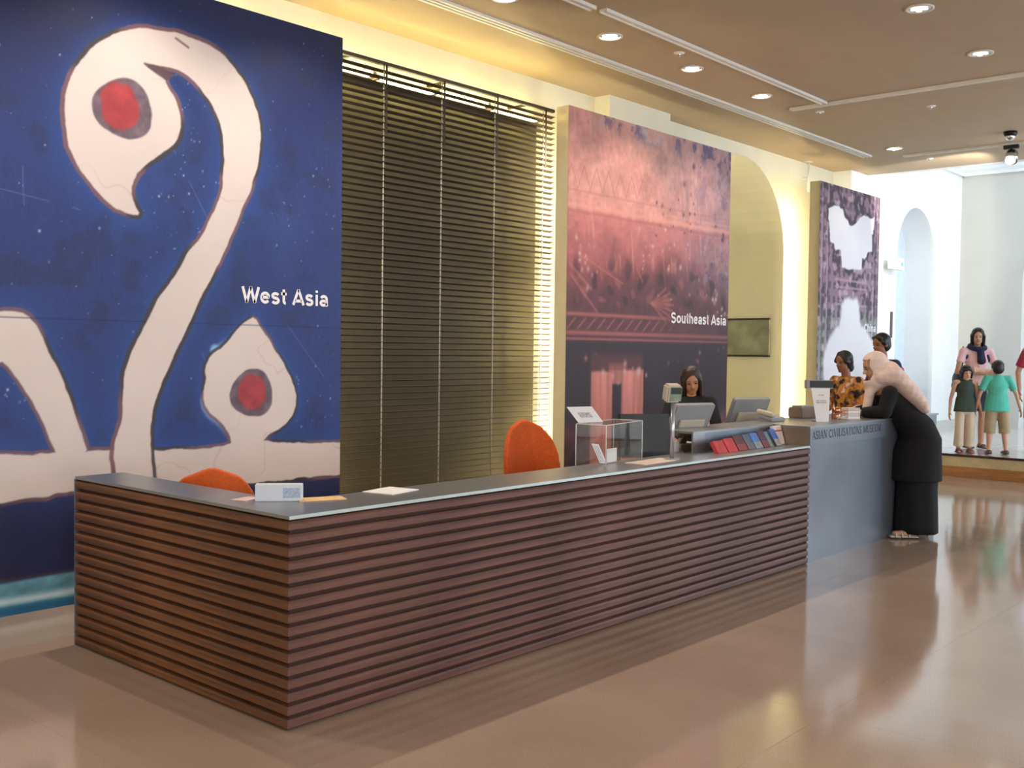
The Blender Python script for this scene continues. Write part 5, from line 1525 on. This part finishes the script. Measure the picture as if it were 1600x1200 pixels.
# ---- the woman leaning on the counter
# local +X = towards the counter and to the left of the picture
r = scene_person((6.60, -0.17, 0), math.atan2(0.75, -0.66), 'woman in long black robe and pale pink headscarf leaning on the steel counter')
s = 1.0; h = 1.66
J = dict(pelvis=V((-.01, 0, .90)), waist=V((.12, 0, 1.04)), chest=V((.25, 0, 1.165)), neck=V((.36, 0, 1.29)), ntop=V((.395, 0, 1.38)),
         shL=V((.34, .165, 1.26)), shR=V((.34, -.165, 1.26)), elL=V((.39, .20, 1.105)), elR=V((.38, -.17, 1.105)), wrL=V((.57, .07, 1.09)), wrR=V((.56, -.08, 1.09)),
         hipL=V((0, .085, .87)), hipR=V((0, -.085, .87)), knL=V((.06, .09, .47)), knR=V((.0, -.09, .47)), anL=V((.10, .09, .075)), anR=V((-.06, -.09, .075)), toedir=V((1, 0, 0)))
hh = 0.235; hc = V((.42, 0, 1.487)); Mh = Matrix.Rotation(0.30, 3, 'Y')
T = figure(r, h, J, hh, hc, Mh, palms={'L': ((0, 0, -1), (0, -1, 0)), 'R': ((0, 0, -1), (0, 1, 0))}, vox=0.007, curl=0.2)
M_robe = mat('robe_black', (13, 12, 13), 0.9, var=0.1, bump=0.1, scale=10)
# robe: fuses torso, sleeves and the tunic skirt
bm = bmesh.new()
Yv = V((0, 1, 0))
rb = [((.03, 0, .50), .215, .205), ((.032, 0, .62), .213, .20), ((.03, 0, .74), .205, .20), ((.01, 0, .86), .18, .20), ((.045, 0, .96), .15, .195), ((.11, 0, 1.035), .13, .19), ((.18, 0, 1.10), .12, .19), ((.25, 0, 1.165), .115, .19), ((.31, 0, 1.225), .10, .18), ((.355, 0, 1.275), .07, .13)]
prev = None
rs_ = []
for k, (c, a_, b_) in enumerate(rb):
    c0 = V(rb[max(k - 1, 0)][0]); c1 = V(rb[min(k + 1, len(rb) - 1)][0])
    d = (c1 - c0).normalized()
    fr = d.cross(Yv).normalized()
    if k < 2: fr = V((-1, 0, 0))
    rs_.append((c, fr * a_, Yv * b_))
rings(bm, rs_, 28)
for q in 'LR':
    caps(bm, J['sh' + q], J['el' + q], 0.07, 0.062, n=14); caps(bm, J['el' + q], J['el' + q].lerp(J['wr' + q], 0.86) + V((0, 0, 0.0)), 0.058, 0.046, n=14, c1=False)
o = remesh('robe', bm, M_robe, r, 0.011, 3)
# long black skirt below the tunic
bm = bmesh.new()
rs_ = []
for z_, cx, a_, b_ in ((.80, .02, .15, .17), (.55, .02, .165, .18), (.40, .025, .17, .17), (.25, .025, .178, .17), (.12, .026, .182, .175), (.045, .026, .184, .18)):
    rs_.append(((cx, 0, z_), (a_, 0, 0), (0, b_, 0)))
rings(bm, rs_, 28)
# soft folds
for v in bm.verts:
    a_ = math.atan2(v.co.y, v.co.x)
    k_ = 1 + 0.035 * math.sin(7 * a_ + 3 * v.co.z) * min(1, (0.85 - v.co.z) * 2)
    v.co.x *= k_; v.co.y *= k_
fin('long_skirt', bm, M_robe, r, True)
# headscarf: hood, shoulder cape and the drape falling to the counter
M_scarf = mat('headscarf_pale_pink', (234, 208, 196), 0.85, var=0.05, scale=7, stretch=(1, 1, 4), bump=0.35, bscale=22)
bm = bmesh.new()
ell(bm, T(-0.07, 0, 0.09), (0.50 * hh, 0.42 * hh, 0.49 * hh), Mh, 24, 14)
caps(bm, T(-0.05, 0, -0.05), T(-0.05, 0, -0.42), 0.40 * hh, 0.36 * hh, 1.0, (0, 1, 0), 18)
caps(bm, T(0.12, 0, -0.52), T(-0.2, 0, -0.5), 0.10, 0.10, 1.0, (0, 1, 0), 18)
for fx, cz, rz_, ry_ in ((.40, 1.40, .08, .15), (.36, 1.41, .095, .18), (.32, 1.42, .11, .20), (.28, 1.42, .12, .21), (.24, 1.375, .125, .222), (.20, 1.335, .122, .228), (.16, 1.295, .118, .23), (.12, 1.26, .112, .228), (.08, 1.215, .10, .224), (.04, 1.165, .085, .216), (.01, 1.125, .05, .17)):
    ell(bm, (fx, 0, cz), (.062, ry_ * (1 + 0.02 * math.sin(50 * fx)), rz_), None, 22, 12)
# front drape
caps(bm, (.44, .01, 1.36), (.49, 0.01, 1.06), 0.045, 0.038, 1.3, (0, 1, 0), 14, True, False)
rm_m = remesh('headscarf', bm, M_scarf, r, 0.009, 22)
# open the hood in front of the face
bmf = bmesh.new(); bmf.from_mesh(rm_m.data)
dead = []
Mi = Mh.inverted()
for f in bmf.faces:
    p = Mi @ (f.calc_center_median() - hc) / hh
    if p.x > 0.17 and abs(p.y) < 0.30 and -0.40 < p.z < 0.34 and p.x > 0.17 + 0.0:
        dead.append(f)
bmesh.ops.delete(bmf, geom=dead, context='FACES')
bmf.to_mesh(rm_m.data); bmf.free()
sd = rm_m.modifiers.new('thickness', 'SOLIDIFY'); sd.thickness = 0.004; sd.offset = -1
shoes(r, J, 1.05, mat('sandal_pale', (206, 200, 184), 0.4), dirv=(1, 0, 0), sandal=True)
for q in 'LR':
    bm = bmesh.new(); p = J['an' + q]; cyl(bm, (p.x - 0.055, p.y, 0.0), (p.x - 0.05, p.y, 0.035), 0.008, 8, 0.02); fin('heel', bm, M_black, r)

# ------------------------------------------------------------------ sub-parts: pieces that sit in a part of their thing
SUB = {'bulb': 'reflector', 'lens': 'lamp_head', 'nozzle': 'cover_plate', 'screen': ('screen_housing', 'housing'), 'screen_window': 'housing', 'rear_cover': 'screen_housing',
       'rear_port_cover': 'screen_housing', 'print_line': 'paper_sign', 'print': 'card', 'label_print': 'box_body', 'stripe': 'sheet', 'cover_print': 'cover_block', 'red_stripe': ('cover_block', 'shirt'),
       'lid': 'jar_body', 'paper_lid': 'body', 'keypad': 'body', 'handset': 'body', 'arrow': 'sign_face', 'eye': 'body', 'eyebrow': 'body', 'mouth': 'body'}
for o in list(COL.objects):
    base = o.name.split('.')[0]
    if o.parent is None or base not in SUB or o.parent.type != 'EMPTY': continue
    want = SUB[base]; want = want if isinstance(want, tuple) else (want,)
    for s_ in o.parent.children:
        if s_.name.split('.')[0] in want:
            o.parent = s_
            break
